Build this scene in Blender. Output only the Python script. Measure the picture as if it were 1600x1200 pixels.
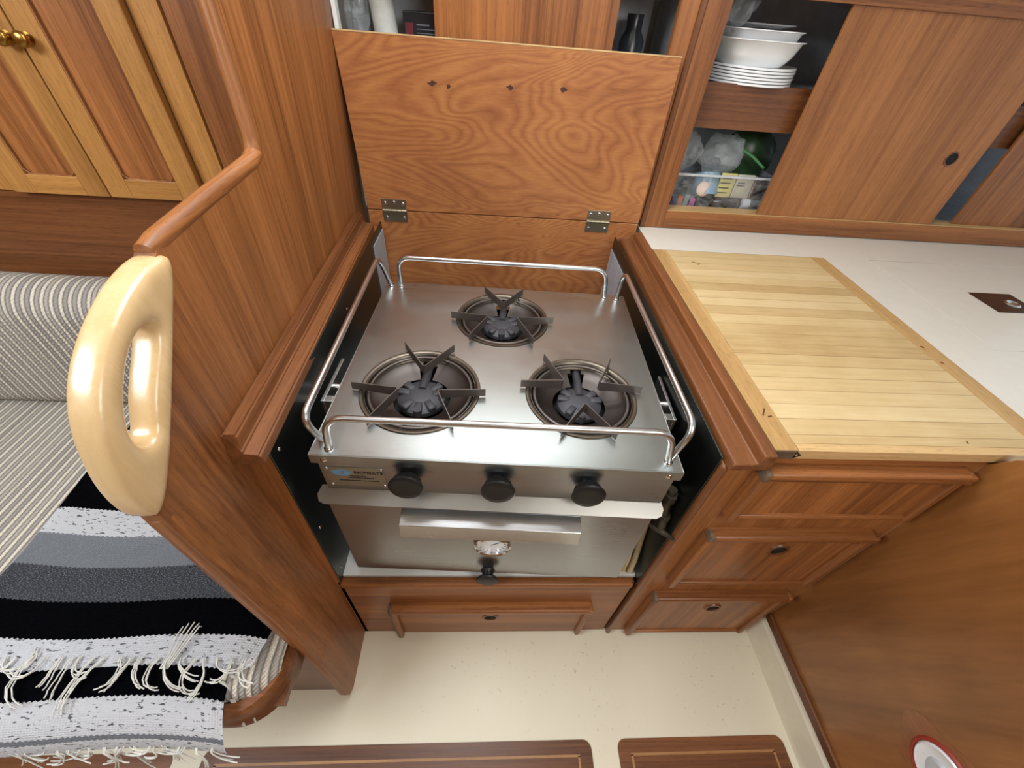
import bpy, bmesh, math, random
from mathutils import Vector, Matrix
from math import radians as R, sin, cos, pi
random.seed(7)
S = bpy.context.scene
for o in list(bpy.data.objects):
    bpy.data.objects.remove(o)
COL = S.collection

# ------------------------------------------------------------------ camera
cam = bpy.data.cameras.new('camera'); cam_ob = bpy.data.objects.new('camera', cam); COL.objects.link(cam_ob)
cam.sensor_width = 36; cam.lens = 640.84 / 1600 * 36; cam.clip_start = 0.01; cam.clip_end = 50
r_ = Vector((0.99767216, -0.02463649, 0.06358693)); u_ = Vector((-0.02935223, 0.68651673, 0.72652132)); f_ = Vector((0.06155243, 0.72669652, -0.68419549))
m = Matrix.Identity(4)
for i in range(3):
    m[i][0] = r_[i]; m[i][1] = u_[i]; m[i][2] = -f_[i]
m.translation = Vector((0.0, -0.36949, 1.31486))
cam_ob.matrix_world = m
S.camera = cam_ob

# ------------------------------------------------------------------ view and light
S.view_settings.view_transform = 'Standard'; S.view_settings.look = 'None'
S.view_settings.gamma = 1.0; S.view_settings.use_curve_mapping = False
S.view_settings.exposure = -0.36
wd = bpy.data.worlds.new('daylight'); S.world = wd; wd.use_nodes = True
wd.node_tree.nodes['Background'].inputs[0].default_value = (0.80, 0.90, 1.0, 1)
wd.node_tree.nodes['Background'].inputs[1].default_value = 0.9
def area(name, loc, tgt, sx, sy, power, col):
    l = bpy.data.lights.new(name, 'AREA'); l.shape = 'RECTANGLE'; l.size = sx; l.size_y = sy
    l.energy = power; l.color = col
    o = bpy.data.objects.new(name, l); COL.objects.link(o); o.location = loc
    o.rotation_euler = (Vector(tgt) - Vector(loc)).to_track_quat('-Z', 'Y').to_euler()
    return o
area('overhead_hatch_daylight', (-0.05, 0.25, 1.93), (-0.05, 0.20, 0.0), 0.60, 0.55, 17, (0.96, 0.98, 1.0))
area('companionway_daylight', (0.75, -1.2, 1.93), (0.3, 0.2, 0.5), 0.8, 0.8, 22, (1.0, 0.98, 0.95))
area('saloon_hatch_daylight', (-1.3, -0.6, 1.85), (-0.7, 0.2, 0.5), 0.7, 0.5, 30, (0.90, 0.95, 1.0))
area('portlight_daylight', (0.05, 0.885, 1.80), (0.05, 0.0, 1.20), 0.9, 0.20, 4.6, (0.93, 0.98, 1.0))

# ------------------------------------------------------------------ materials
def s2l(c):
    return c / 12.92 if c <= 0.04045 else ((c + 0.055) / 1.055) ** 2.4
def hx(h):
    h = h.lstrip('#'); return tuple(s2l(int(h[i:i+2], 16) / 255) for i in (0, 2, 4)) + (1,)
class NT:
    def __init__(s, name):
        s.m = bpy.data.materials.new(name); s.m.use_nodes = True; s.t = s.m.node_tree
        s.b = s.t.nodes['Principled BSDF']
    def n(s, typ, **kw):
        nd = s.t.nodes.new(typ)
        for k, v in kw.items():
            if k.startswith('i_'):
                nd.inputs[k[2:].replace('_', ' ')].default_value = v
            else: setattr(nd, k, v)
        return nd
    def l(s, a, b): s.t.links.new(a, b)
    def math(s, op, a, b=None, c=None, clamp=False):
        nd = s.n('ShaderNodeMath', operation=op); nd.use_clamp = clamp
        for i, v in enumerate((a, b, c)):
            if v is None: continue
            if isinstance(v, (int, float)): nd.inputs[i].default_value = v
            else: s.l(v, nd.inputs[i])
        return nd.outputs[0]
    def mix(s, fac, a, b):
        nd = s.n('ShaderNodeMix', data_type='RGBA')
        for i, v in ((0, fac), (6, a), (7, b)):
            if isinstance(v, (int, float)): nd.inputs[i].default_value = v
            elif isinstance(v, tuple): nd.inputs[i].default_value = v
            else: s.l(v, nd.inputs[i])
        return nd.outputs[2]
    def ramp(s, fac, stops, interp='LINEAR'):
        nd = s.n('ShaderNodeValToRGB'); cr = nd.color_ramp; cr.interpolation = interp
        cr.elements[0].position = stops[0][0]; cr.elements[0].color = stops[0][1]
        cr.elements[1].position = stops[1][0]; cr.elements[1].color = stops[1][1]
        for p, c in stops[2:]:
            e = cr.elements.new(p); e.color = c
        s.l(fac, nd.inputs[0]); return nd.outputs[0]
    def coord(s, kind='Object', scale=(1, 1, 1), vary=False):
        tc = s.n('ShaderNodeTexCoord'); mp = s.n('ShaderNodeMapping'); mp.inputs['Scale'].default_value = scale
        s.l(tc.outputs[kind], mp.inputs[0])
        if vary:
            oi = s.n('ShaderNodeObjectInfo')
            cx = s.n('ShaderNodeCombineXYZ')
            for i, k in enumerate((7.3, 3.1, 5.7)): s.l(s.math('MULTIPLY', oi.outputs['Random'], k), cx.inputs[i])
            s.l(cx.outputs[0], mp.inputs['Location'])
        return mp.outputs[0]
    def noise(s, vec, scale, detail=4, rough=0.55, dist=0.0):
        nd = s.n('ShaderNodeTexNoise'); nd.inputs['Scale'].default_value = scale; nd.inputs['Detail'].default_value = detail
        nd.inputs['Roughness'].default_value = rough; nd.inputs['Distortion'].default_value = dist
        s.l(vec, nd.inputs['Vector']); return nd.outputs['Fac']
    def bump(s, h, strength=0.3, dist=0.002):
        nd = s.n('ShaderNodeBump'); nd.inputs['Strength'].default_value = strength; nd.inputs['Distance'].default_value = dist
        s.l(h, nd.inputs['Height']); s.l(nd.outputs[0], s.b.inputs['Normal'])
    def set(s, **kw):
        for k, v in kw.items(): s.b.inputs[k.replace('_', ' ')].default_value = v
        return s

def plain(name, col, rough=0.5, metal=0.0, var=0.06, **kw):
    t = NT(name); v = t.coord('Object'); n = t.noise(v, 35, 3)
    c = hx(col); d = tuple(x * (1 - var * 3) for x in c[:3]) + (1,)
    t.l(t.mix(t.ramp(n, [(0.35, (0, 0, 0, 1)), (0.7, (1, 1, 1, 1))]), d, c), t.b.inputs['Base Color'])
    t.set(Roughness=rough, Metallic=metal, **kw)
    return t.m

def wood(name, light, dark, axis, rough=0.42, broad=14.0, fine=190.0, contrast=1.35, coat=0.15, spec=0.4, pore=0.55):
    """straight-grained wood; axis = grain direction"""
    t = NT(name)
    st = [1.0, 1.0, 1.0]; st['XYZ'.index(axis)] = 0.022
    v = t.coord('Object', tuple(st), vary=True)
    n1 = t.noise(v, broad, 3, 0.5, 0.15)
    n2 = t.noise(v, fine, 4, 0.6, 0.3)
    n3 = t.noise(v, broad * 4.2, 5, 0.6, 0.2)
    st2 = [1.0, 1.0, 1.0]; st2['XYZ'.index(axis)] = 0.10
    pores = t.noise(t.coord('Object', tuple(st2), vary=True), 520, 2, 0.5)
    a = t.math('ADD', t.math('MULTIPLY', n1, 0.38), t.math('ADD', t.math('MULTIPLY', n2, 0.30), t.math('MULTIPLY', n3, 0.32)))
    lo, hi = 0.5 - 0.17 / contrast, 0.5 + 0.17 / contrast
    L, D = hx(light), hx(dark)
    mid = tuple(0.5 * (x + y) for x, y in zip(L, D))
    col = t.ramp(a, [(lo, D), (hi, L), (0.5, mid)])
    pm = t.ramp(pores, [(0.30, (0.55, 0.55, 0.55, 1)), (0.45, (1, 1, 1, 1))])
    mx = t.n('ShaderNodeMix', data_type='RGBA', blend_type='MULTIPLY'); mx.inputs[0].default_value = pore
    t.l(col, mx.inputs[6]); t.l(pm, mx.inputs[7])
    big = t.noise(t.coord('Object', (1, 1, 1), vary=True), 2.4, 2, 0.5)
    hs = t.n('ShaderNodeHueSaturation'); t.l(mx.outputs[2], hs.inputs['Color'])
    t.l(t.math('ADD', t.math('MULTIPLY', big, 0.35), 0.83), hs.inputs['Value'])
    t.l(hs.outputs[0], t.b.inputs['Base Color'])
    t.l(t.math('ADD', t.math('MULTIPLY', n2, 0.18), rough - 0.09), t.b.inputs['Roughness'])
    t.bump(pores, 0.10, 0.0006)
    t.set(Specular_IOR_Level=spec, Coat_Weight=coat, Coat_Roughness=0.28)
    return t.m

TEAK_L, TEAK_D = '#ab6e3c', '#643819'
teak = {a: wood('teak grain ' + a, TEAK_L, TEAK_D, a) for a in 'XYZ'}
DK_L, DK_D = '#85532f', '#4e2c17'
teakd = {a: wood('darker teak grain ' + a, DK_L, DK_D, a, rough=0.35) for a in 'XYZ'}
honey = {a: wood('honey toned teak grain ' + a, '#bd8849', '#8c5f2e', a, broad=7) for a in 'XZ'}
pale_edge = wood('pale wood edging', '#cfae7a', '#b08a58', 'X')
maple_h = wood('pale varnished ash', '#d8bc8f', '#be9a66', 'Z', rough=0.27, broad=10, fine=60, contrast=0.6, pore=0.08, coat=0.6, spec=0.5)
maple_end = wood('pale maple breadboard end', '#bf9c68', '#a27b49', 'Y', rough=0.5, broad=12, coat=0.0)
grey_wood = wood('weathered end grain', '#7b6650', '#4a3a2c', 'X', rough=0.7, coat=0)

def ply_figured():
    t = NT('rotary cut plywood figure')
    v = t.coord('Object', (0.42, 1, 1.8))
    w = t.noise(v, 2.0, 3, 0.45, 0.6)
    rings = t.math('FRACT', t.math('MULTIPLY', w, 62.0))
    tri = t.math('MULTIPLY', t.math('POWER', t.math('MULTIPLY', t.math('ABSOLUTE', t.math('SUBTRACT', rings, 0.5)), 2.0), 0.6), 0.62)
    fine = t.noise(t.coord('Object', (0.12, 1, 1)), 260, 4, 0.6, 0.4)
    blotch = t.noise(t.coord('Object'), 5.5, 4, 0.6)
    a = t.math('ADD', t.math('MULTIPLY', tri, 0.42), t.math('ADD', t.math('MULTIPLY', fine, 0.45), t.math('MULTIPLY', blotch, 0.62)))
    col = t.ramp(a, [(0.36, hx('#7f4a28')), (0.95, hx('#bb8049')), (0.66, hx('#a1653a'))])
    # a few dark burn marks near the upper edge
    vo = t.noise(t.coord('Object', (0.5, 1, 1)), 22, 2, 0.4)
    spot = t.ramp(vo, [(0.755, (0, 0, 0, 1)), (0.80, (1, 1, 1, 1))])
    t.l(t.mix(t.math('MULTIPLY', spot, 0.7), col, hx('#46241a')), t.b.inputs['Base Color'])
    t.set(Roughness=0.45, Coat_Weight=0.1)
    t.bump(fine, 0.1, 0.0005)
    return t.m
ply = ply_figured()

def steel(name, base, rough, axis='X', stain=True, metal=1.0):
    t = NT(name)
    st = [1.0, 1.0, 1.0]; st['XYZ'.index(axis)] = 0.03
    br = t.noise(t.coord('Object', tuple(st)), 420, 3, 0.6)
    bl = t.noise(t.coord('Object'), 6.5, 4, 0.6)
    c = hx(base); d = tuple(x * 0.80 for x in c[:3]) + (1,)
    t.l(t.mix(bl, d, c), t.b.inputs['Base Color'])
    t.l(t.math('ADD', t.math('MULTIPLY', bl, 0.16), t.math('ADD', t.math('MULTIPLY', br, 0.10), rough - 0.13)), t.b.inputs['Roughness'])
    t.set(Metallic=metal)
    return t.m
st_top = steel('brushed stainless top', '#b9bfbe', 0.31, 'X')
st_front = steel('brushed stainless front', '#b9c0c4', 0.30, 'X')
st_rail = steel('satin stainless tube', '#d6d6d6', 0.30, 'X')
chrome = steel('polished chrome', '#e2e2e2', 0.14)
lining_m = steel('dull dark sheet lining', '#5a605c', 0.34, 'Z')
brass_n = steel('tarnished nickel hinge', '#b3ab93', 0.38)
brass = steel('aged brass', '#b28a45', 0.3)
latch_m = steel('dark flush latch metal', '#6b6156', 0.18)
iron = plain('cast iron', '#45454a', 0.55, 0.35)
grate_m = plain('heat stained grate steel', '#6b625d', 0.42, 0.6)
bowl_m = steel('heat stained drip bowl', '#544e4b', 0.45)
rim_m = steel('heat stained bowl rim', '#6e655a', 0.38)
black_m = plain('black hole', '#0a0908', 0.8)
knob_m = plain('black moulded plastic', '#0f1011', 0.42)
valve_m = plain('tarnished bronze valve', '#5b5548', 0.5, 0.7)

cream = NT('cream gelcoat')
n = cream.noise(cream.coord('Object'), 3.0, 5, 0.6)
sp = cream.noise(cream.coord('Object', (1, 1, 1)), 75, 3, 0.75)
base = cream.mix(n, hx('#d8cfb4'), hx('#e9e2cc'))
cl = cream.noise(cream.coord('Object'), 4.5, 2, 0.5)
mk = cream.math('MULTIPLY', cream.ramp(sp, [(0.63, (0, 0, 0, 1)), (0.70, (1, 1, 1, 1))]), cream.ramp(cl, [(0.47, (0, 0, 0, 1)), (0.62, (1, 1, 1, 1))]))
cream.l(cream.mix(cream.math('MULTIPLY', mk, 0.55), base, hx('#6d5c40')), cream.b.inputs['Base Color'])
cream.set(Roughness=0.42); cream = cream.m
cream_clean = plain('clean cream gelcoat', '#e6dfc8', 0.4, var=0.02)
counter_m = plain('off white laminate', '#d9d4c8', 0.32, var=0.012)
white_m = plain('white shelf paint', '#dfe0da', 0.4, var=0.02)
ceil_m = plain('white headliner', '#e6e2d8', 0.7, var=0.03)
plate_m = plain('white china', '#eef0f0', 0.18, var=0.0)
locker_in = plain('lightened slate locker paint', '#d3dbe2', 0.6)  # slate interior colour made pale, standing in for light missing inside
locker_in2 = plain('pale grey locker paint', '#d5dbdf', 0.6)

def board_mat():
    t = NT('strip laminated maple')
    tc = t.n('ShaderNodeTexCoord'); sx = t.n('ShaderNodeSeparateXYZ'); t.l(tc.outputs['Object'], sx.inputs[0])
    yy = t.math('DIVIDE', sx.outputs[1], 0.0335)
    idx = t.math('FLOOR', yy); fr = t.math('FRACT', yy)
    wn = t.n('ShaderNodeTexWhiteNoise', noise_dimensions='1D'); t.l(idx, wn.inputs['W'])
    g = t.noise(t.coord('Object', (0.06, 1, 1)), 130, 4, 0.6, 0.4)
    bl = t.noise(t.coord('Object'), 13, 4, 0.6)
    a = t.math('ADD', t.math('MULTIPLY', wn.outputs['Value'], 0.30), t.math('ADD', t.math('MULTIPLY', g, 0.4), t.math('MULTIPLY', bl, 0.3)))
    col = t.ramp(a, [(0.20, hx('#a98a5a')), (0.80, hx('#d6c196')), (0.5, hx('#c5ab7b'))])
    line = t.math('LESS_THAN', fr, 0.035)
    wl = t.n('ShaderNodeTexWhiteNoise', noise_dimensions='1D'); t.l(t.math('ADD', idx, 40.0), wl.inputs['W'])
    t.l(t.mix(t.math('MULTIPLY', line, t.math('ADD', 0.4, t.math('MULTIPLY', wl.outputs['Value'], 0.6))), col, hx('#7a5a34')), t.b.inputs['Base Color'])
    # knife cuts
    t.set(Roughness=0.5, Coat_Weight=0.05)
    t.bump(g, 0.06, 0.0004)
    return t.m
board_m = board_mat()

def tweed_mat():
    t = NT('ribbed grey beige tweed')
    uv = t.n('ShaderNodeUVMap'); sx = t.n('ShaderNodeSeparateXYZ'); t.l(uv.outputs[0], sx.inputs[0])
    wob = t.noise(t.coord('Object'), 60, 2)
    U = t.math('ADD', sx.outputs[0], t.math('MULTIPLY', wob, 0.0016)); V = sx.outputs[1]
    ub = t.math('DIVIDE', U, 0.0096)
    idx = t.math('FLOOR', ub); fr = t.math('FRACT', ub)
    wn = t.n('ShaderNodeTexWhiteNoise', noise_dimensions='1D'); t.l(idx, wn.inputs['W'])
    rib = t.math('SINE', t.math('MULTIPLY', fr, pi))
    vv = t.math('ADD', t.math('DIVIDE', V, 0.0085), t.math('MULTIPLY', wn.outputs['Value'], 3.0))
    chain = t.math('ABSOLUTE', t.math('SINE', t.math('MULTIPLY', t.math('ADD', vv, t.math('MULTIPLY', fr, 0.8)), pi)))
    h = t.math('MULTIPLY', rib, t.math('ADD', 0.55, t.math('MULTIPLY', chain, 0.45)))
    fl = t.noise(t.coord('Object'), 480, 2, 0.7)
    par = t.math('MODULO', t.math('ABSOLUTE', idx), 2.0)
    lite = t.mix(t.math('ADD', t.math('MULTIPLY', par, 0.7), t.math('MULTIPLY', wn.outputs['Value'], 0.3)), hx('#989490'), hx('#dcd4c2'))
    col = t.mix(t.ramp(h, [(0.08, (0, 0, 0, 1)), (0.62, (1, 1, 1, 1))]), hx('#7b7770'), lite)
    t.l(t.mix(t.math('MULTIPLY', t.ramp(fl, [(0.5, (0, 0, 0, 1)), (0.7, (1, 1, 1, 1))]), 0.4), col, hx('#6a6660')), t.b.inputs['Base Color'])
    t.bump(h, 0.9, 0.003)
    t.set(Roughness=0.95, Specular_IOR_Level=0.1)
    return t.m
tweed = tweed_mat()

def blanket_mat():
    t = NT('striped woven cotton')
    uv = t.n('ShaderNodeUVMap'); sx = t.n('ShaderNodeSeparateXYZ'); t.l(uv.outputs[0], sx.inputs[0])
    jag = t.math('MULTIPLY', t.math('ABSOLUTE', t.math('SUBTRACT', t.math('FRACT', t.math('DIVIDE', sx.outputs[0], 0.009)), 0.5)), 0.0045)
    V = t.math('ADD', sx.outputs[1], jag)
    W, LG, DG, B = hx('#f2f4f8'), hx('#8f959c'), hx('#45484e'), hx('#08090e')
    # v = distance from the far edge, scaled 0..1 over 0.76 m
    vn = t.math('DIVIDE', V, 0.76)
    stops = [(0.0, B), (0.06/.76, W), (0.10/.76, B), (0.275/.76, W), (0.331/.76, LG), (0.393/.76, DG), (0.455/.76, B), (0.514/.76, W), (0.5585/.76, B), (0.601/.76, W), (0.655/.76, LG), (0.664/.76, W)]
    col = t.ramp(vn, stops, 'CONSTANT')
    sp = t.noise(t.coord('UV', (300, 900, 1)), 1.0, 2, 0.6)
    sp2 = t.noise(t.coord('UV', (75, 210, 1)), 1.0, 2, 0.6)
    fl = t.ramp(sp, [(0.50, (0, 0, 0, 1)), (0.68, (1, 1, 1, 1))])
    nw = t.n('ShaderNodeSeparateColor'); t.l(col, nw.inputs[0])
    iswhite = t.math('GREATER_THAN', nw.outputs[0], 0.5)
    isgrey = t.math('MULTIPLY', t.math('GREATER_THAN', nw.outputs[0], 0.02), t.math('LESS_THAN', nw.outputs[0], 0.5))
    dark = t.ramp(sp2, [(0.60, (0, 0, 0, 1)), (0.64, (1, 1, 1, 1))])
    c1 = t.mix(t.math('MULTIPLY', dark, t.math('MULTIPLY', iswhite, 0.85)), col, hx('#3a3c44'))
    c2 = t.mix(t.math('MULTIPLY', fl, t.math('MULTIPLY', isgrey, 0.6)), c1, hx('#c3c8cf'))
    t.l(c2, t.b.inputs['Base Color'])
    wv = t.math('ABSOLUTE', t.math('SINE', t.math('MULTIPLY', t.math('DIVIDE', sx.outputs[1], 0.0035), pi)))
    wu = t.math('ABSOLUTE', t.math('SINE', t.math('MULTIPLY', t.math('DIVIDE', sx.outputs[0], 0.0045), pi)))
    t.bump(t.math('MULTIPLY', wv, wu), 0.6, 0.0016)
    t.set(Roughness=0.95, Specular_IOR_Level=0.05)
    return t.m
blanket_m = blanket_mat()
yarn = plain('off white cotton yarn', '#d9d8d0', 0.95, var=0.05)

def clear_mat(name, tint, alpha=0.35, rough=0.15):
    t = NT(name); tr = t.n('ShaderNodeBsdfTransparent'); mx = t.n('ShaderNodeMixShader')
    n = t.noise(t.coord('Object'), 25, 4, 0.7, 1.2)
    t.b.inputs['Base Color'].default_value = hx(tint); t.set(Roughness=rough, Specular_IOR_Level=0.8)
    t.l(t.math('ADD', t.math('MULTIPLY', n, 0.5), alpha - 0.2, clamp=True), mx.inputs[0])
    t.l(tr.outputs[0], mx.inputs[1]); t.l(t.b.outputs[0], mx.inputs[2])
    t.bump(n, 0.8, 0.01)
    t.l(mx.outputs[0], t.t.nodes['Material Output'].inputs[0])
    return t.m
bag_m = clear_mat('crumpled clear plastic', '#c8cfd2', 0.22)
bin_m = clear_mat('clear rigid plastic', '#d4dadc', 0.02, 0.1)

# ------------------------------------------------------------------ mesh builder
class MB:
    def __init__(s): s.bm = bmesh.new(); s.uv = None
    def merge(s, b2, M=None):
        if M is not None: b2.transform(M)
        me = bpy.data.meshes.new('t'); b2.to_mesh(me); b2.free(); s.bm.from_mesh(me); bpy.data.meshes.remove(me)
    def box(s, x0, x1, y0, y1, z0, z1, bev=0.0, seg=2, M=None):
        b = bmesh.new(); bmesh.ops.create_cube(b, size=1)
        bmesh.ops.scale(b, vec=(x1 - x0, y1 - y0, z1 - z0), verts=b.verts)
        bmesh.ops.translate(b, vec=((x0 + x1) / 2, (y0 + y1) / 2, (z0 + z1) / 2), verts=b.verts)
        if bev: bmesh.ops.bevel(b, geom=list(b.edges), offset=bev, segments=seg, profile=0.5, affect='EDGES')
        s.merge(b, M); return s
    def prism(s, pts, axis, a, b_, bev=0.0, seg=2, M=None):
        """pts: 2D outline in the plane normal to axis; extruded from a to b_"""
        b = bmesh.new()
        def mk(p, t):
            return {'X': (t, p[0], p[1]), 'Y': (p[0], t, p[1]), 'Z': (p[0], p[1], t)}[axis]
        v0 = [b.verts.new(mk(p, a)) for p in pts]; v1 = [b.verts.new(mk(p, b_)) for p in pts]
        b.faces.new(v0); b.faces.new(v1[::-1]); n = len(pts)
        for i in range(n): b.faces.new((v0[i], v1[i], v1[(i + 1) % n], v0[(i + 1) % n]))
        bmesh.ops.recalc_face_normals(b, faces=b.faces)
        if bev: bmesh.ops.bevel(b, geom=list(b.edges), offset=bev, segments=seg, profile=0.5, affect='EDGES')
        s.merge(b, M); return s
    def cyl(s, p0, p1, r0, r1=None, n=24):
        p0, p1 = Vector(p0), Vector(p1); d = p1 - p0
        b = bmesh.new(); bmesh.ops.create_cone(b, cap_ends=True, segments=n, radius1=r0, radius2=r0 if r1 is None else r1, depth=d.length)
        M = Matrix.Translation((p0 + p1) / 2) @ d.to_track_quat('Z', 'Y').to_matrix().to_4x4()
        s.merge(b, M); return s
    def lathe(s, prof, loc=(0, 0, 0), direction=(0, 0, 1), n=48):
        """prof: (radius, height) pairs along direction"""
        b = bmesh.new(); rings = []
        for r, h in prof:
            if r < 1e-5: rings.append([b.verts.new((0, 0, h))])
            else: rings.append([b.verts.new((r * cos(2 * pi * i / n), r * sin(2 * pi * i / n), h)) for i in range(n)])
        for A, B in zip(rings, rings[1:]):
            for i in range(n):
                j = (i + 1) % n
                if len(A) == 1 and len(B) == 1: continue
                if len(A) == 1: b.faces.new((A[0], B[i], B[j]))
                elif len(B) == 1: b.faces.new((A[i], A[j], B[0]))
                else: b.faces.new((A[i], A[j], B[j], B[i]))
        bmesh.ops.recalc_face_normals(b, faces=b.faces)
        s.merge(b, Matrix.Translation(loc) @ Vector(direction).to_track_quat('Z', 'Y').to_matrix().to_4x4()); return s
    def tube(s, pts, r, n=12, close=False):
        pts = [Vector(p) for p in pts]; b = bmesh.new(); rings = []; N = len(pts)
        up = None
        for i, p in enumerate(pts):
            a = pts[(i - 1) % N] if (i > 0 or close) else p; c = pts[(i + 1) % N] if (i < N - 1 or close) else p
            d = (c - a).normalized()
            if up is None:
                up = d.orthogonal().normalized()
            up = (up - d * up.dot(d)).normalized(); w = d.cross(up)
            rr = r[i] if isinstance(r, (list, tuple)) else r
            rings.append([b.verts.new(p + rr * (cos(2 * pi * k / n) * up + sin(2 * pi * k / n) * w)) for k in range(n)])
        rg = list(zip(rings, rings[1:])) + ([(rings[-1], rings[0])] if close else [])
        for A, B in rg:
            for k in range(n): b.faces.new((A[k], A[(k + 1) % n], B[(k + 1) % n], B[k]))
        if not close: b.faces.new(rings[0][::-1]); b.faces.new(rings[-1])
        bmesh.ops.recalc_face_normals(b, faces=b.faces)
        s.merge(b); return s
    def strip(s, pts, h, t, z0):
        """vertical metal strip of height h and thickness t standing on z0, following 2D pts"""
        b = bmesh.new(); P = [Vector((p[0], p[1], 0)) for p in pts]; rows = []
        for i, p in enumerate(P):
            a = P[i - 1] if i else p; c = P[i + 1] if i < len(P) - 1 else p
            d = (c - a).normalized(); nr = Vector((-d.y, d.x, 0)) * t / 2
            zz = z0[i] if isinstance(z0, (list, tuple)) else z0
            hh = h[i] if isinstance(h, (list, tuple)) else h
            rows.append([b.verts.new(p + nr + Vector((0, 0, zz))), b.verts.new(p - nr + Vector((0, 0, zz))),
                         b.verts.new(p - nr + Vector((0, 0, zz + hh))), b.verts.new(p + nr + Vector((0, 0, zz + hh)))])
        for A, B in zip(rows, rows[1:]):
            for k in range(4): b.faces.new((A[k], A[(k + 1) % 4], B[(k + 1) % 4], B[k]))
        b.faces.new(rows[0][::-1]); b.faces.new(rows[-1])
        bmesh.ops.recalc_face_normals(b, faces=b.faces); s.merge(b); return s
    def grid(s, f, nu, nv, uvf=None, thick=0.0):
        b = bmesh.new(); uvl = b.loops.layers.uv.new('UVMap')
        V = [[b.verts.new(f(i / nu, j / nv)) for i in range(nu + 1)] for j in range(nv + 1)]
        for j in range(nv):
            for i in range(nu):
                fc = b.faces.new((V[j][i], V[j][i + 1], V[j + 1][i + 1], V[j + 1][i]))
                if uvf:
                    for lp, (a, c) in zip(fc.loops, ((i, j), (i + 1, j), (i + 1, j + 1), (i, j + 1))): lp[uvl].uv = uvf(a / nu, c / nv)
        if thick:
            bmesh.ops.solidify(b, geom=list(b.faces), thickness=thick)
        s.merge(b); return s
    def warp(s, f):
        for v in s.bm.verts: v.co = f(v.co)
        return s
    def build(s, name, mat, parent=None, loc=(0, 0, 0), smooth=None, rot=None):
        """loc: origin of the object (mesh is stored relative to it)"""
        me = bpy.data.meshes.new(name)
        if any(loc): bmesh.ops.translate(s.bm, vec=tuple(-x for x in loc), verts=s.bm.verts)
        s.bm.to_mesh(me); s.bm.free()
        me.materials.append(mat)
        if smooth is not None:
            me.polygons.foreach_set('use_smooth', [True] * len(me.polygons))
            if smooth < 180: me.set_sharp_from_angle(angle=R(smooth))
        o = bpy.data.objects.new(name, me); COL.objects.link(o); o.location = loc
        if rot: o.rotation_euler = rot
        if parent is not None: o.parent = parent
        return o

def tag(o, label=None, cat=None, group=None, kind=None):
    if label: o['label'] = label
    if cat: o['category'] = cat
    if group: o['group'] = group
    if kind: o['kind'] = kind
    return o
def thing(name, label, cat, loc=(0, 0, 0), rz=0.0, group=None):
    o = bpy.data.objects.new(name, None); COL.objects.link(o); o.location = loc; o.rotation_euler = (0, 0, rz)
    o.empty_display_size = 0.05
    return tag(o, label, cat, group)
def struct(o): o['kind'] = 'structure'; return o
def arc(cx, cy, r, a0, a1, n=8):
    return [(cx + r * cos(R(a0 + (a1 - a0) * i / n)), cy + r * sin(R(a0 + (a1 - a0) * i / n))) for i in range(n + 1)]

# ================================================================== SETTING
# floor
struct(MB().box(-2.2, 1.2, -1.9, 1.1, -0.03, 0.0).build('floor', cream))
# left bulkhead, its galley face leans a little: X as a function of height and depth
def bx(y, z):
    zz = max(0.0, min(z, 0.86))
    x = -0.319 - 0.031 * max(0.0, (zz - 0.3)) / 0.56
    x -= 0.020 * max(0.0, y) / 0.8 * min(1, zz / 0.86)
    if z > 0.86: x += 0.018 * min(1, (z - 0.86) / 0.44) * max(0, y) / 0.8
    return x
TH = 0.022
bulk = [(-0.128, 0.0)] + [(-0.148, 0.022)] + [(-0.134, 0.880), (-0.130, 0.893), (-0.113, 0.905), (0.030, 1.060), (0.038, 1.089), (0.050, 1.098), (0.335, 1.110), (0.345, 1.12), (0.345, 1.95), (0.86, 1.95), (0.86, 0.0)]
mb = MB().prism(bulk, 'X', 0.0, -TH)
for axis, vals in ((1, (-.1, 0.0, .2, .4, .6, .8)), (2, (.1, .3, .5, .7, .86, 1.0, 1.3, 1.6))):
    for v in vals:
        co = [0, 0, 0]; no = [0, 0, 0]; co[axis] = v; no[axis] = 1
        bmesh.ops.bisect_plane(mb.bm, geom=list(mb.bm.verts) + list(mb.bm.edges) + list(mb.bm.faces), plane_co=co, plane_no=no)
mb.warp(lambda c: Vector((c.x + bx(c.y, c.z), c.y, c.z)))
wl = struct(mb.build('wall_left', teak['Z']))
# rounded edge moulding on the bulkhead: sloping sill then the upright
pth = [(0.047, 1.096), (0.070, 1.0995), (0.18, 1.105), (0.315, 1.110), (0.338, 1.118), (0.346, 1.14), (0.346, 1.5), (0.346, 1.95)]
struct(MB().tube([(bx(y, z) - TH / 2, y, z) for y, z in pth[:5]], [0.0105, 0.012, 0.0122, 0.0122, 0.0122], 16).build('trim_1', teak['Y'], smooth=60))
struct(MB().tube([(bx(y, z) - TH / 2, y, z) for y, z in pth[4:]], 0.0122, 16).build('trim_2', teak['Z'], smooth=60))
# front lower edge rounding of the bulkhead
struct(MB().tube([(bx(-.15, z) - TH / 2, -0.1395 + 0.0145 * z / 0.88, z) for z in (0.03, 0.3, 0.6, 0.868)], 0.0112, 12).build('trim_3', teak['Z'], smooth=60))

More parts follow.
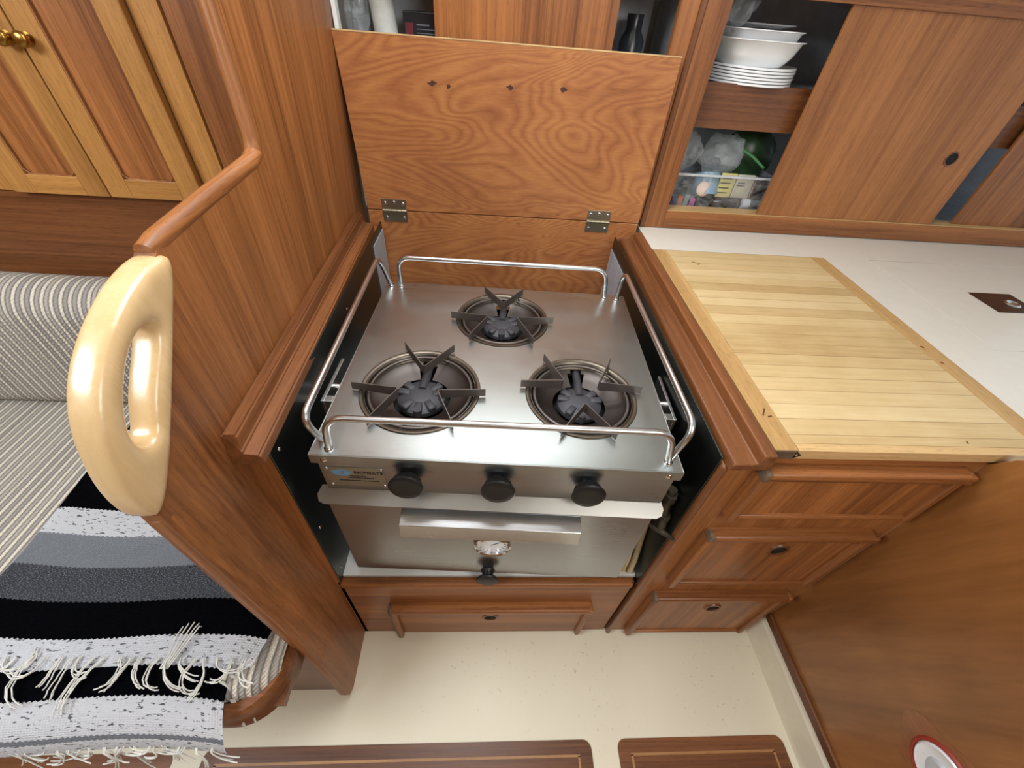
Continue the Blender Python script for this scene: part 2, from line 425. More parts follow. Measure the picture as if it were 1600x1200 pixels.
# right wall: big dark veneered panel facing the galley sole
wr = [(-1.6, 0.11), (0.0, 0.11), (0.0, 0.820), (-0.019, 0.858), (-0.30, 1.15), (-0.5, 1.25), (-1.6, 1.25)]
t = NT('glossy figured veneer')
tc0 = t.n('ShaderNodeMapping'); tc0.inputs['Rotation'].default_value = (R(-14), 0, 0); t.l(t.coord('Object'), tc0.inputs[0])
tc = t.n('ShaderNodeMapping'); tc.inputs['Scale'].default_value = (1, 1, 0.12); t.l(tc0.outputs[0], tc.inputs[0])
n1 = t.noise(tc.outputs[0], 9, 5, 0.6, 0.8); n2 = t.noise(tc.outputs[0], 60, 4, 0.6, 0.3); n3 = t.noise(t.coord('Object'), 3.2, 3, 0.5, 0.5)
a = t.math('ADD', t.math('MULTIPLY', n1, 0.5), t.math('ADD', t.math('MULTIPLY', n2, 0.2), t.math('MULTIPLY', n3, 0.3)))
t.l(t.ramp(a, [(0.33, hx('#70451f')), (0.68, hx('#b07840')), (0.5, hx('#8f5d30'))]), t.b.inputs['Base Color'])
t.set(Roughness=0.33, Coat_Weight=0.3, Coat_Roughness=0.2)
veneer = t.m
struct(MB().prism(wr, 'X', 0.80, 0.825, 0.0).build('wall_right', veneer))
struct(MB().prism([(0.786, 0), (0.825, 0), (0.825, 0.11), (0.80, 0.11), (0.79, 0.09)], 'Y', -1.6, 0.0, 0.0).build('baseboard_right', cream_clean))
struct(MB().box(0.790, 0.80, -1.6, -0.002, 0.11, 0.135, 0.003).build('trim_4', teakd['Y']))
# distant shell behind the viewer and overhead (seen only in reflections)
struct(MB().box(-2.2, 1.2, -1.95, -1.9, 0, 1.95).build('wall_front', honey['Z']))
struct(MB().box(-2.25, -2.2, -1.95, 1.2, 0, 1.95).build('wall_far_left', honey['Z']))
mb = MB()
for x0_, x1_, y0_, y1_ in ((-2.2, 2.2, 0.53, 1.5), (-2.2, -1.7, -1.9, 0.53), (-0.9, -0.36, -1.9, 0.53), (-1.7, -0.9, -0.3, 0.53), (-1.7, -0.9, -1.9, -0.9), (-0.36, 0.27, -1.9, -0.04), (0.27, 0.35, -1.9, 0.53), (0.35, 1.2, -0.78, 0.53), (0.35, 1.2, -1.9, -1.62), (1.2, 2.2, -1.9, 0.53)):
    mb.box(x0_, x1_, y0_, y1_, 1.95, 1.98)
struct(mb.build('ceiling', ceil_m))
struct(MB().box(-2.2, 2.2, 1.16, 1.2, 0, 1.95).build('wall_back', ceil_m))
struct(MB().box(-0.33, 2.2, 0.90, 0.92, 1.43, 1.95).build('wall_back_upper', ceil_m))

# ================================================================== GRAB HANDLE
OUT = [(0.058, 1.092), (0.03, 1.094), (-0.001, 1.089), (-0.027, 1.08), (-0.058, 1.066), (-0.086, 1.047), (-0.106, 1.027), (-0.122, 1.002), (-0.134, 0.971), (-0.142, 0.939), (-0.143, 0.908), (-0.14, 0.887), (-0.132, 0.888), (-0.116, 0.897), (-0.074, 0.934), (0.045, 1.064), (0.056, 1.083)]
HOLE = [(-0.012, 1.052), (-0.037, 1.051), (-0.067, 1.032), (-0.092, 1.004), (-0.105, 0.98), (-0.104, 0.961), (-0.095, 0.951), (-0.079, 0.954), (-0.066, 0.976), (-0.048, 0.996), (-0.027, 1.014), (-0.012, 1.028), (-0.005, 1.042)]
def smooth_loop(P, n=3):
    for _ in range(n):
        Q = []
        for i in range(len(P)):
            a, b = P[i], P[(i + 1) % len(P)]
            Q += [(a[0] * .75 + b[0] * .25, a[1] * .75 + b[1] * .25), (a[0] * .25 + b[0] * .75, a[1] * .25 + b[1] * .75)]
        P = Q
    return P
cu = bpy.data.curves.new('handle_curve', 'CURVE'); cu.dimensions = '2D'; cu.fill_mode = 'BOTH'
for lp in (smooth_loop(OUT, 2), smooth_loop(HOLE, 2)):
    sp_ = cu.splines.new('POLY'); sp_.points.add(len(lp) - 1); sp_.use_cyclic_u = True
    for p, q in zip(sp_.points, lp): p.co = (q[0], q[1], 0, 1)
cu.extrude = 0.0175
tmp = bpy.data.objects.new('tmp', cu); COL.objects.link(tmp)
me = bpy.data.meshes.new_from_object(tmp.evaluated_get(bpy.context.evaluated_depsgraph_get()))
bpy.data.objects.remove(tmp)
tmp = bpy.data.objects.new('tmp', me); COL.objects.link(tmp)
md = tmp.modifiers.new('r', 'REMESH'); md.mode = 'VOXEL'; md.voxel_size = 0.0018
md = tmp.modifiers.new('s', 'SMOOTH'); md.factor = 0.5; md.iterations = 150
md = tmp.modifiers.new('d', 'DISPLACE'); md.mid_level = 0.0; md.strength = 0.0016
me = bpy.data.meshes.new_from_object(tmp.evaluated_get(bpy.context.evaluated_depsgraph_get()))
bpy.data.objects.remove(tmp)
hm = MB(); hm.bm.from_mesh(me)
hm.warp(lambda c: Vector((-0.3605 + c.z, c.x, c.y)))
bmesh.ops.recalc_face_normals(hm.bm, faces=hm.bm.faces)
hd = hm.build('grab_handle', maple_h, loc=(-0.359, -0.05, 0.99), smooth=180)
tag(hd, 'pale varnished wooden D-shaped grab handle on the bulkhead corner', 'handle')

# ================================================================== RECESS RAILS (rabbeted)
def railmesh(side):
    mb = MB()
    if side < 0:
        prof = [(0, 0.871), (0.021, 0.871), (0.022, 0.846), (0.046, 0.843), (0.047, 0.822), (0.0, 0.822)]
        # sweep along y following the bulkhead lean
        b = mb.bm; rows = []
        ys = [-0.012, 0.2, 0.4, 0.6, 0.755]
        for y in ys: rows.append([b.verts.new((bx(y, 0.86) + 0.0005 + p[0], y - (0.012 if p[1] < 0.85 and y < 0 else 0), p[1])) for p in prof])
        for A, B in zip(rows, rows[1:]):
            for k in range(6): b.faces.new((A[k], A[(k + 1) % 6], B[(k + 1) % 6], B[k]))
        b.faces.new(rows[0][::-1]); b.faces.new(rows[-1])
        bmesh.ops.recalc_face_normals(b, faces=b.faces)
        bmesh.ops.bevel(b, geom=[e for e in b.edges if abs(e.verts[0].co.y - e.verts[1].co.y) > .05], offset=0.003, segments=2, affect='EDGES')
    else:
        mb.prism([(0.432, 0.850), (0.411, 0.850), (0.409, 0.831), (0.374, 0.829), (0.368, 0.815), (0.432, 0.815)], 'Y', -0.016, 0.775, 0.0022)
    return mb
o = railmesh(-1).build('trim_5', teakd['Y']); struct(o)
o = railmesh(1).build('trim_6', teakd['Y']); struct(o)
# solid cheek between bulkhead and metal lining
b = MB(); bm_ = b.bm
rows = []
for z in (0.0, 0.36, 0.6, 0.822):
    rows.append([bm_.verts.new((bx(0.01, z), 0.0, z)), bm_.verts.new((-0.3105, 0.0, z)), bm_.verts.new((-0.3105, 0.79, z)), bm_.verts.new((bx(.79, z), 0.79, z))])
for A, B in zip(rows, rows[1:]):
    for k in range(4): bm_.faces.new((A[k], A[(k + 1) % 4], B[(k + 1) % 4], B[k]))
bm_.faces.new(rows[0][::-1]); bm_.faces.new(rows[-1]); bmesh.ops.recalc_face_normals(bm_, faces=bm_.faces)
struct(b.build('trim_7', teak['Z']))

# ================================================================== METAL LININGS
galv = plain('pale galvanised plate', '#b3bcc6', 0.45, 0.3)
o = MB().box(-0.3103, -0.3078, -0.002, 0.786, 0.354, 0.838, 0.0005).build('recess_lining', lining_m, loc=(-0.309, 0.4, 0.355))
tag(o, 'dark metal sheet lining the left side of the stove recess', 'metal lining')
for y, z in ((0.02, 0.80), (0.02, 0.56), (0.02, 0.38), (0.4, 0.8)):
    MB().lathe([(0, 0.0018), (0.003, 0.001), (0.0035, 0)], (-0.3078 + 0.309, y - .4, z - .355), (1, 0, 0), 12).build('screw', chrome, o, smooth=50)
MB().box(-0.3078 + .309, -0.3058 + .309, 0.27, 0.385, 0.20, 0.462, 0.0005).build('back_plate', galv, o)
o = MB().box(0.360, 0.3625, -0.002, 0.786, 0.336, 0.828, 0.0005).build('recess_lining', lining_m, loc=(0.361, 0.4, 0.336))
tag(o, 'dark metal sheet lining the right side of the stove recess beside the cabinet', 'metal lining')
MB().box(-0.0032, -0.001, 0.23, 0.385, 0.2, 0.455, 0.0005).build('back_plate', galv, o)
# recess floor
o = MB().box(-0.3075, 0.3595, 0.012, 0.79, 0.345, 0.355).build('recess_floor', white_m, loc=(0.02, 0.4, 0.345))
tag(o, 'white painted floor of the recess below the stove', 'shelf')

# ================================================================== STOVE PLINTH with drawer
def frame_ring(mb, x0, x1, z0, z1, y, w, d, bev=0.003, sides=('t', 'b', 'l', 'r')):
    pass
def drawer(parent, x0, x1, z0, z1, hole=None, bottom=True, grain='X'):
    """a raised flush drawer front with rounded edge mouldings; local y=0 is the frame face"""
    d = MB().box(x0 + .008, x1 - .008, -0.008, 0.012, z0 + .004, z1 - .008, 0.001).build('drawer', teak[grain], parent)
    MB().box(x0, x1, -0.024, 0.004, z1 - 0.020, z1, 0.006, 3).build('top_moulding', teak['X'], d, smooth=40)
    if bottom: MB().box(x0 + .01, x1, -0.014, 0.004, z0, z0 + 0.012, 0.004, 3).build('bottom_moulding', teak['X'], d, smooth=40)
    MB().box(x0, x0 + 0.016, -0.022, 0.004, z0, z1 - 0.016, 0.005, 3).build('side_moulding', teak['Z'], d, smooth=40)
    MB().box(x1 - 0.014, x1, -0.018, 0.004, z0, z1 - 0.016, 0.005, 3).build('side_moulding', teak['Z'], d, smooth=40)
    for xx in (x0 + .0005, x1 - 0.0105):
        MB().box(xx - .001, xx + 0.011, -0.0245, -0.002, z1 - 0.0205, z1 + 0.0005, 0.004, 2).build('corner_plug', grey_wood if xx < (x0 + x1) / 2 else teak['X'], d, smooth=40)
    if hole:
        hx_, hz = hole
        MB().lathe([(0.0, -0.0), (0.0160, 0.0), (0.0160, 0.001)], (hx_, -0.0083, hz), (0, -1, 0), 28).build('finger_hole', black_m, d)
        MB().lathe([(0.0160, 0.0), (0.0160, 0.004), (0.0200, 0.004), (0.0220, 0.0)], (hx_, -0.008, hz), (0, -1, 0), 28).build('finger_ring', teakd['X'], d, smooth=50)
    return d
pl = thing('stove_plinth', 'teak plinth with a wide drawer below the stove', 'drawer base', (0, 0, 0))
mb = MB().box(-0.318, 0.356, 0.0, 0.02, 0.0, 0.345)
mb.build('front_board', teak['X'], pl)
MB().box(-0.312, 0.352, -0.010, 0.012, 0.332, 0.352, 0.006, 3).build('sill', teak['X'], pl, smooth=40)
drawer(pl, -0.222, 0.282, 0.012, 0.222, (0.027, 0.142), bottom=False, grain='X')

# ================================================================== GALLEY CABINET (three drawers)
cb = thing('galley_cabinet', 'teak galley cabinet with three stacked drawers right of the stove', 'cabinet', (0.58, 0.0, 0.0))
def L(mb): return mb
ox = 0.58
mb = MB().box(0.364 - ox, 0.7999 - ox, 0.0, 0.02, 0.0, 0.8148, 0.0)
mb.build('face_frame', wood('teak slanting figure', '#ad7240', '#774720', 'Z', broad=7), cb)
MB().box(0.3635 - ox, 0.375 - ox, -0.012, 0.012, 0.0, 0.815, 0.005, 3).build('corner_post', teakd['Z'], cb, smooth=40)
MB().box(0.364 - ox, 0.376 - ox, 0.02, 0.80, 0.0, 0.815).build('side_panel', teakd['Z'], cb)
drawer(cb, 0.428 - ox, 0.775 - ox, 0.665, 0.815, None, grain='Z')
drawer(cb, 0.424 - ox, 0.758 - ox, 0.365, 0.612, (0.600 - ox, 0.535), grain='Z')
drawer(cb, 0.414 - ox, 0.758 - ox, 0.014, 0.300, (0.598 - ox, 0.205), grain='Z')

# ================================================================== COUNTERTOP, ICEBOX LID, CUTTING BOARD
ct = thing('countertop', 'off-white laminate galley countertop right of the stove', 'countertop', (1.2, 0.4, 0.815))
def flat_sheet(loops, z0, z1):
    cu = bpy.data.curves.new('c', 'CURVE'); cu.dimensions = '2D'; cu.fill_mode = 'BOTH'
    for pts in loops:
        sp = cu.splines.new('POLY'); sp.points.add(len(pts) - 1); sp.use_cyclic_u = True
        for p, q in zip(sp.points, pts): p.co = (q[0], q[1], 0, 1)
    cu.extrude = (z1 - z0) / 2
    tmp = bpy.data.objects.new('tmp', cu); COL.objects.link(tmp)
    me = bpy.data.meshes.new_from_object(tmp.evaluated_get(bpy.context.evaluated_depsgraph_get())); bpy.data.objects.remove(tmp)
    mb = MB(); mb.bm.from_mesh(me); bmesh.ops.translate(mb.bm, vec=(0, 0, (z0 + z1) / 2), verts=mb.bm.verts); return mb
flat_sheet([[(x - 1.2, y - .4) for x, y in lp] for lp in ([(0.4325, 0.672), (0.4325, 0.832), (2.0, 0.832), (2.0, 0.0), (0.9155, 0.0), (0.9155, 0.672)], [(1.049, 0.2695), (1.52, 0.2695), (1.52, 0.672), (1.049, 0.672)])], 0.0, 0.033).build('laminate_top', counter_m, ct)
MB().box(0.4325 - 1.2, 0.915 - 1.2, 0.021 - .4, 0.672 - .4, 0.0, 0.0145).build('board_support', teak['X'], ct)
ib = thing('icebox_lid', 'flush off-white icebox lid let into the countertop', 'lid', (1.28, 0.47, 0.818))
MB().box(1.0506 - 1.28, 1.5185 - 1.28, 0.2708 - .47, 0.6706 - .47, 0.0, 0.030, 0.0005).build('lid_panel', counter_m, ib)
MB().box(1.0493 - 1.28, 1.5197 - 1.28, 0.2698 - .47, 0.6717 - .47, 0.001, 0.0290).build('gap_shade_fill', black_m, ib)  # black filler added so the lid's hairline gap reads as shaded
lt = MB().prism([(1.202 - 1.28, 0.422 - .47), (1.30 - 1.28, 0.422 - .47), (1.316 - 1.28, 0.436 - .47), (1.316 - 1.28, 0.512 - .47), (1.202 - 1.28, 0.512 - .47)], 'Z', 0.029, 0.0312, 0.0008).build('lift_latch', latch_m, ib)
MB().lathe([(0.0, 0.0012), (0.010, 0.0012), (0.013, 0.003), (0.016, 0.0012), (0.017, 0.0)], (1.275 - 1.28, 0.462 - .47, 0.0312), (0, 0, 1), 28).build('ring_pull', chrome, lt, smooth=60)

cbx, cby = 0.69, 0.33
cbd = thing('cutting_board', 'large pale maple cutting board set flush in the countertop', 'cutting board', (cbx, cby, 0.830))
MB().box(0.470 - cbx, 0.874 - cbx, 0.012 - cby, 0.667 - cby, 0.0, 0.020, 0.0008).build('laminated_top', board_m, cbd)
MB().box(0.4335 - cbx, 0.4695 - cbx, -0.002 - cby, 0.667 - cby, 0.0, 0.020, 0.001).build('end_strip', maple_end, cbd)
MB().box(0.4335 - cbx, 0.4665 - cbx, -0.004 - cby, -0.002 - cby, 0.001, 0.019, 0.0003).build('worn_end', grey_wood, cbd)
MB().box(0.8745 - cbx, 0.914 - cbx, 0.012 - cby, 0.667 - cby, 0.0, 0.020, 0.001).build('end_strip', maple_end, cbd)
MB().box(0.4705 - cbx, 0.955 - cbx, -0.003 - cby, 0.0115 - cby, 0.0, 0.020, 0.001).build('front_strip', pale_edge, cbd)
# butterfly key hole at the front corner
MB().prism([(0.4665 - cbx, 0.003), (0.4735 - cbx, 0.009), (0.4665 - cbx, 0.018), (0.477 - cbx, 0.0105)], 'Y', -0.0045 - cby, -0.0015 - cby).build('joint_gap', black_m, cbd)
# burn and knife marks
scorch = plain('scorched wood', '#5a3a1c', 0.7)
for (x, y, l_, an) in ((0.525, 0.60, 0.016, -0.5), (0.533, 0.592, 0.010, 0.6), (0.452, 0.075, 0.018, 1.0), (0.458, 0.066, 0.007, 0.2), (0.76, 0.02, 0.005, 1.2)):
    MB().box(-l_ / 2, l_ / 2, -0.0011, 0.0011, 0.0202, 0.0205, M=Matrix.Translation((x - cbx, y - cby, 0)) @ Matrix.Rotation(an, 4, 'Z')).build('burn_mark', scorch, cbd)
for x, y in ((0.885, 0.27), (0.886, 0.22)):
    MB().lathe([(0, 0.0006), (0.0035, 0.0004), (0.004, 0)], (x - cbx, y - cby, 0.020), (0, 0, 1), 14).build('plug', teak['X'], cbd)
# front trim under the board
struct(MB().box(0.4325, 0.95, 0.0, 0.02, 0.8149, 0.8295, 0.0).build('trim_8', teak['X']))

# ================================================================== STOVE COVER (hinged lid, open) and fixed back board
LX0, LX1 = -0.343, 0.423; HZ = 0.864
def hinge(parent, x, yoff, label):
    h = MB().box(x - 0.033, x + 0.033, -0.0022 + yoff, 0 + yoff, 0.003, 0.031, 0.0005).box(x - 0.033, x + 0.033, -0.0022 + yoff, 0 + yoff, -0.030, -0.003, 0.0005).build('hinge', brass_n, parent)
    for i in range(5):
        a = x - 0.033 + i * 0.0132
        MB().cyl((a + 0.0004, -0.003 + yoff, 0), (a + 0.0128, -0.003 + yoff, 0), 0.004, n=14).build('knuckle', brass_n, h, smooth=40)
    for dx, dz in ((-.024, .020), (0, .022), (.024, .020), (-.024, -.019), (.024, -.019)):
        MB().lathe([(0, 0.0012), (0.003, 0.0010), (0.0042, 0)], (x + dx, -0.0022 + yoff, dz), (0, -1, 0), 14).build('screw', chrome, h, smooth=50)
cv = thing('stove_cover', 'worn brown plywood stove cover, hinged up against the cupboards', 'lid', (0.04, 0.80, HZ))
MB().prism([(LX0 - .04, .0015), (LX1 - .04, .0015), (LX1 - .044, 1.240 - HZ), (LX0 - .052, 1.240 - HZ)], 'Y', 0.0, 0.012, 0.0006).build('cover_panel', ply, cv)
MB().box(LX0 - .0525, LX1 - .0435, -0.0006, 0.0126, 1.240 - HZ, 1.2425 - HZ, 0.0005).build('edge_strip', pale_edge, cv)
burn = plain('scorched plywood', '#4a2a20', 0.6)
for x, z, w, q_ in ((-0.145, 1.160, .024, 1), (-.108, 1.156, .012, 2), (0.035, 1.163, .018, 3), (0.16, 1.166, .022, 4)):
    rr = random.Random(q_)
    MB().prism([(x - .04 + w * .5 * cos(a) * rr.uniform(.6, 1.15), z - HZ + 0.0042 * sin(a) * rr.uniform(.4, 1.6)) for a in [2 * pi * i / 11 for i in range(11)]], 'Y', -0.0003, 0.0003).build('burn_mark', burn, cv)
bb = thing('back_board', 'fixed lower plywood board behind the stove, below the cover hinges', 'panel', (0.04, 0.80, 0.45))
MB().box(LX0 - .04, LX1 - .04, 0.0, 0.012, 0.0, HZ - 0.45 - 0.0015, 0.0008).build('board_panel', ply, bb)
hinge(cv, -0.269 - .04, 0, '')
hinge(cv, 0.304 - .04, 0, '')

# ================================================================== CUPBOARDS along the back
FY = 0.82
# --- left cupboard (behind the cover)
cl_ = thing('wall_cupboard', 'teak wall cupboard above the stove, mostly behind the open cover', 'cupboard', (0.04, FY, 0.87))
def part_box(x0, x1, y0, y1, z0, z1, name, mat, par, o3, bev=0.0):
    return MB().box(x0 - o3[0], x1 - o3[0], y0 - o3[1], y1 - o3[1], z0 - o3[2], z1 - o3[2], bev).build(name, mat, par)
O1 = (0.04, FY, 0.87)
part_box(0.392, 0.434, FY, FY + .02, 0.866, 1.43, 'stile', teak['Z'], cl_, O1, 0.001)
part_box(-0.352, -0.343, FY, FY + .02, 0.866, 1.43, 'stile', white_m, cl_, O1)
part_box(-0.343, 0.392, FY, FY + .02, 0.866, 1.20, 'bottom_rail', teak['X'], cl_, O1)
part_box(-0.343, 0.392, FY, FY + .02, 1.36, 1.43, 'top_rail', teak['X'], cl_, O1)
part_box(-0.343, 0.392, FY + .02, FY + .30, 1.19, 1.205, 'shelf', locker_in2, cl_, O1)
part_box(-0.343, 0.392, FY + .21, FY + .22, 1.19, 1.43, 'back_panel', locker_in2, cl_, O1)
part_box(-0.137, 0.262, FY + .006, FY + .014, 1.20, 1.40, 'sliding_door', teak['Z'], cl_, O1, 0.001)
# --- right cupboard
O2 = (1.2, FY, 0.85)
cr_ = thing('wall_cupboard', 'teak wall cupboard with sliding doors above the countertop', 'cupboard', O2)
part_box(0.434, 0.448, FY - .004, FY + .02, 0.85, 1.43, 'cover_strip', teakd['Z'], cr_, O2, 0.003)
part_box(0.448, 0.503, FY - .002, FY + .02, 0.85, 1.43, 'stile', teak['Z'], cr_, O2, 0.001)
part_box(0.503, 2.0, FY - .002, FY + .02, 0.85, 0.897, 'bottom_rail', teak['X'], cr_, O2, 0.001)
part_box(0.503, 2.0, FY - .002, FY + .02, 1.352, 1.43, 'top_rail', teak['X'], cr_, O2, 0.001)
part_box(0.503, 1.9, FY + .002, FY + .045, 0.893, 0.9, 'door_track', pale_edge, cr_, O2)
part_box(0.503, 2.0, FY + .041, FY + .30, 1.175, 1.186, 'shelf', locker_in, cr_, O2)
part_box(0.44, 2.0, FY, FY + .31, 1.43, 1.44, 'top_panel', teak['X'], cr_, O2)
part_box(-0.343, 0.43, FY, FY + .31, 1.43, 1.44, 'top_panel', teak['X'], cl_, O1)
part_box(0.503, 0.80, FY + .04, FY + .052, 1.099, 1.196, 'shelf_fiddle', teakd['X'], cr_, O2, 0.001)
part_box(1.30, 2.0, FY + .04, FY + .052, 1.099, 1.196, 'shelf_fiddle', teakd['X'], cr_, O2, 0.001)
part_box(0.44, 0.503, FY + .02, FY + .32, 0.85, 1.43, 'side_panel', locker_in, cr_, O2)
part_box(0.503, 2.0, FY + .30, FY + .31, 0.85, 1.43, 'back_panel', locker_in, cr_, O2)
part_box(0.503, 2.0, FY + .02, FY + .30, 0.85, 0.887, 'locker_floor', locker_in, cr_, O2)
d1 = part_box(0.772, 1.314, FY + .004, FY + .012, 0.900, 1.37, 'sliding_door', wood('teak wide planked veneer', '#b07440', '#7c4a23', 'Z', broad=11), cr_, O2, 0.001)
MB().lathe([(0, 0.0), (0.0145, 0.0), (0.0145, 0.0005)], (1.234 - 1.2, 0.0038, 1.074 - .85), (0, -1, 0), 28).build('finger_hole', black_m, d1)
MB().lathe([(0.0145, 0.0), (0.0145, 0.002), (0.0175, 0.002), (0.0185, 0.0)], (1.234 - 1.2, 0.004, 1.074 - .85), (0, -1, 0), 28).build('finger_ring', teakd['X'], d1, smooth=50)
part_box(1.396, 1.95, FY + .018, FY + .026, 0.900, 1.37, 'sliding_door', teak['Z'], cr_, O2, 0.001)

# --- crockery
def plate(z, r, label, x=0.655, y=0.955):
    p = MB().lathe([(0, 0), (r * .55, 0), (r * .62, 0.003), (r * .97, 0.0070), (r, 0.0075), (r * 1.0, 0.0122), (r * .96, 0.0118), (r * .6, 0.0055), (0, 0.0045)], (x, y, z), (0, 0, 1), 56).build('dinner_plate', plate_m, loc=(x, y, z), smooth=50)
    tag(p, label, 'plate', 'plates in the cupboard')
ords = ['lowest', 'second lowest', 'third lowest', 'fourth from the bottom', 'fifth from the bottom', 'topmost']
for i in range(6):
    plate(1.187 + i * 0.0064, 0.112 - .001 * (i % 2), 'white plate, ' + ords[i] + ' of six stacked under the cupboard bowls')
def rsq(w, n=40, e=4.0):
    out = []
    for i in range(n):
        a = 2 * pi * i / n; c, s_ = cos(a), sin(a)
        out.append((w * math.copysign(abs(c) ** (2 / e), c), w * math.copysign(abs(s_) ** (2 / e), s_)))
    return out
def bowl(z, w, h, name, label, x=0.640, y=0.945, mat=plate_m):
    mb = MB(); b = mb.bm; rings = []
    for f, hh, e in ((0.66, 0, 2.8), (0.72, 0.002, 2.9), (0.86, h * .45, 3.1), (0.95, h * .93, 3.2), (1.0, h * .97, 3.4), (1.0, h, 3.4), (0.94, h, 3.2), (0.90, h * .85, 3.1), (0.82, h * .45, 3.0), (0.68, 0.006, 2.8)):
        rings.append([b.verts.new((x + p[0], y + p[1], z + hh)) for p in rsq(w * f, e=e)])
    n = len(rings[0])
    for A, B in zip(rings, rings[1:]):
        for k in range(n): b.faces.new((A[k], A[(k + 1) % n], B[(k + 1) % n], B[k]))
    b.faces.new(rings[0][::-1]); b.faces.new(rings[-1]); bmesh.ops.recalc_face_normals(b, faces=b.faces)
    return tag(mb.build(name, mat, loc=(x, y, z), smooth=60), label, 'bowl', 'bowls in the cupboard')
bowl(1.229, 0.104, 0.052, 'serving_bowl', 'white rounded square bowl on top of the plate stack')
bowl(1.247, 0.098, 0.052, 'serving_bowl', 'smaller white bowl nested inside the big bowl in the cupboard', x=.636)
p = MB().lathe([(0, 0), (0.05, 0.001), (0.088, 0.007), (0.09, 0.009), (0.085, 0.0085), (0, 0.004)], (0.634, 0.95, 1.30), (0, 0, 1), 48).build('saucer', plate_m, loc=(0.634, 0.95, 1.30), smooth=50)
tag(p, 'shallow white saucer lying on the nested bowls', 'saucer')

def blob(name, mat, loc, sc, seed, amp, label, cat, sub=3, freq=9):
    mb = MB(); bmesh.ops.create_icosphere(mb.bm, subdivisions=sub, radius=1)
    from mathutils import noise
    for v in mb.bm.verts:
        nv = noise.noise(v.co * 1.6 + Vector((seed, 0, 0))) + 0.6 * noise.noise(v.co * freq * .5 + Vector((seed, 4, 0)))
        v.co = Vector((v.co.x * sc[0], v.co.y * sc[1], v.co.z * sc[2])) * (1 + amp * nv)
    o = mb.build(name, mat, loc=(0, 0, 0), smooth=35); o.location = loc
    return tag(o, label, cat)
blob('plastic_bag', bag_m, (0.548, 0.90, 1.345), (0.035, 0.05, 0.05), 2, 0.5, 'clear plastic bag beside the white bowls, at the cupboard edge', 'bag')
# --- lower shelf: clear bin with things
bn = MB(); z0, z1 = 0.889, 0.985; X0, X1, Y0, Y1 = 0.520, 0.815, 0.868, 1.06
bn.box(X0, X1, Y0, Y0 + .002, z0, z1).box(X0, X1, Y1 - .002, Y1, z0, z1).box(X0, X0 + .002, Y0, Y1, z0, z1).box(X1 - .002, X1, Y0, Y1, z0, z1).box(X0, X1, Y0, Y1, z0, z0 + .002)
o = bn.build('plastic_bin', bin_m, loc=(0.667, 0.96, z0)); tag(o, 'clear plastic bin full of packets on the lower cupboard shelf', 'bin')
MB().box(X0 - .004 - .667, X1 + .004 - .667, Y0 - .005 - .96, Y0 + .001 - .96, z1 - .004 - z0, z1 + .002 - z0, 0.001).build('rim', plain('milky plastic', '#c3c8cb', 0.3), o)
def stuffobj(mb, name, mat, loc, label, cat, smooth=50):
    return tag(mb.build(name, mat, loc=loc, smooth=smooth), label, cat)
jl = stuffobj(MB().cyl((0.63, 0.895, 0.925), (0.63, 0.915, 0.978), 0.036, n=36), 'jar', plain('blue jar plastic', '#7f99ab', 0.35), (0.63, 0.905, 0.925), 'round blue-grey jar inside the clear bin', 'jar')
stuffobj(MB().lathe([(0, 0.006), (0.016, 0.005), (0.0205, 0)], (0.612, 0.8725, 0.947), (0.0, -1, 0.2), 32), 'round_sponge', plain('pale pink foam', '#d8bfb0', 0.8), (0.612, 0.874, 0.947), 'pale pink round pad against the front of the bin', 'pad')
yl = stuffobj(MB().box(0.655, 0.700, 0.876, 0.884, 0.925, 0.99, 0.002), 'seasoning_packet', plain('yellow paper', '#c9c07e', 0.5), (0.675, 0.88, 0.925), 'yellow seasoning packet standing in the clear bin', 'packet')
for i in range(4):
    MB().box(-0.018, 0.012, -0.0046, -0.004, 0.012 + i * .013, 0.015 + i * .013).build('print_line', plain('dark print %d' % i, '#575236', 0.6), yl)
wt = stuffobj(MB().box(0.703, 0.756, 0.878, 0.886, 0.925, 0.988, 0.002), 'tea_packet', plain('cream label paper', '#b9b6a4', 0.5), (0.73, 0.88, 0.925), 'cream labelled packet beside the yellow packet in the bin', 'packet')
for i, w in enumerate((0.012, 0.016)):
    MB().box(-0.006 - w / 2 - .008, -0.006 + w / 2, -0.0026, -0.002, 0.040 - i * .007, 0.043 - i * .007).build('print_line', plain('grey print %d' % i, '#4b4a45', 0.6), wt)
stuffobj(MB().box(0.758, 0.80, 0.880, 0.885, 0.92, 0.985, 0.002), 'foil_packet', steel('crinkled foil', '#b9bcc0', 0.25), (0.78, 0.882, 0.92), 'silver foil packet at the right of the bin', 'packet')
bt = thing('spice_bottle', 'dark glass bottle lying on its side with a white cap', 'bottle', (0.70, 0.885, 0.909))
MB().lathe([(0, 0), (0.015, 0.001), (0.017, 0.005), (0.017, 0.075), (0.010, 0.09)], (-0.05, 0, 0), (1, 0, 0), 28).build('glass_body', plain('dark brown glass', '#2b241c', 0.12), bt, smooth=50)
MB().lathe([(0, 0.024), (0.0145, 0.023), (0.0155, 0.0), (0, 0)], (0.046, 0, 0), (1, 0, 0), 28).build('cap', plain('white cap plastic', '#c8ccd2', 0.35), bt, smooth=50)
for i, (x, col, lab) in enumerate(((0.538, '#3a3f6d', 'dark blue'), (0.556, '#c07048', 'orange'), (0.574, '#7b8c8a', 'grey-green'), (0.594, '#a85f8f', 'pink'), (0.612, '#3f3a3c', 'black'))):
    stuffobj(MB().box(x - .0075, x + .0075, 0.874, 0.888, 0.892, 0.918 + .004 * (i % 3), 0.002), 'sachet', plain('sachet ' + lab, col, 0.4), (x, .88, 0.892), lab + ' sachet in the row at the bottom left of the bin', 'sachet')
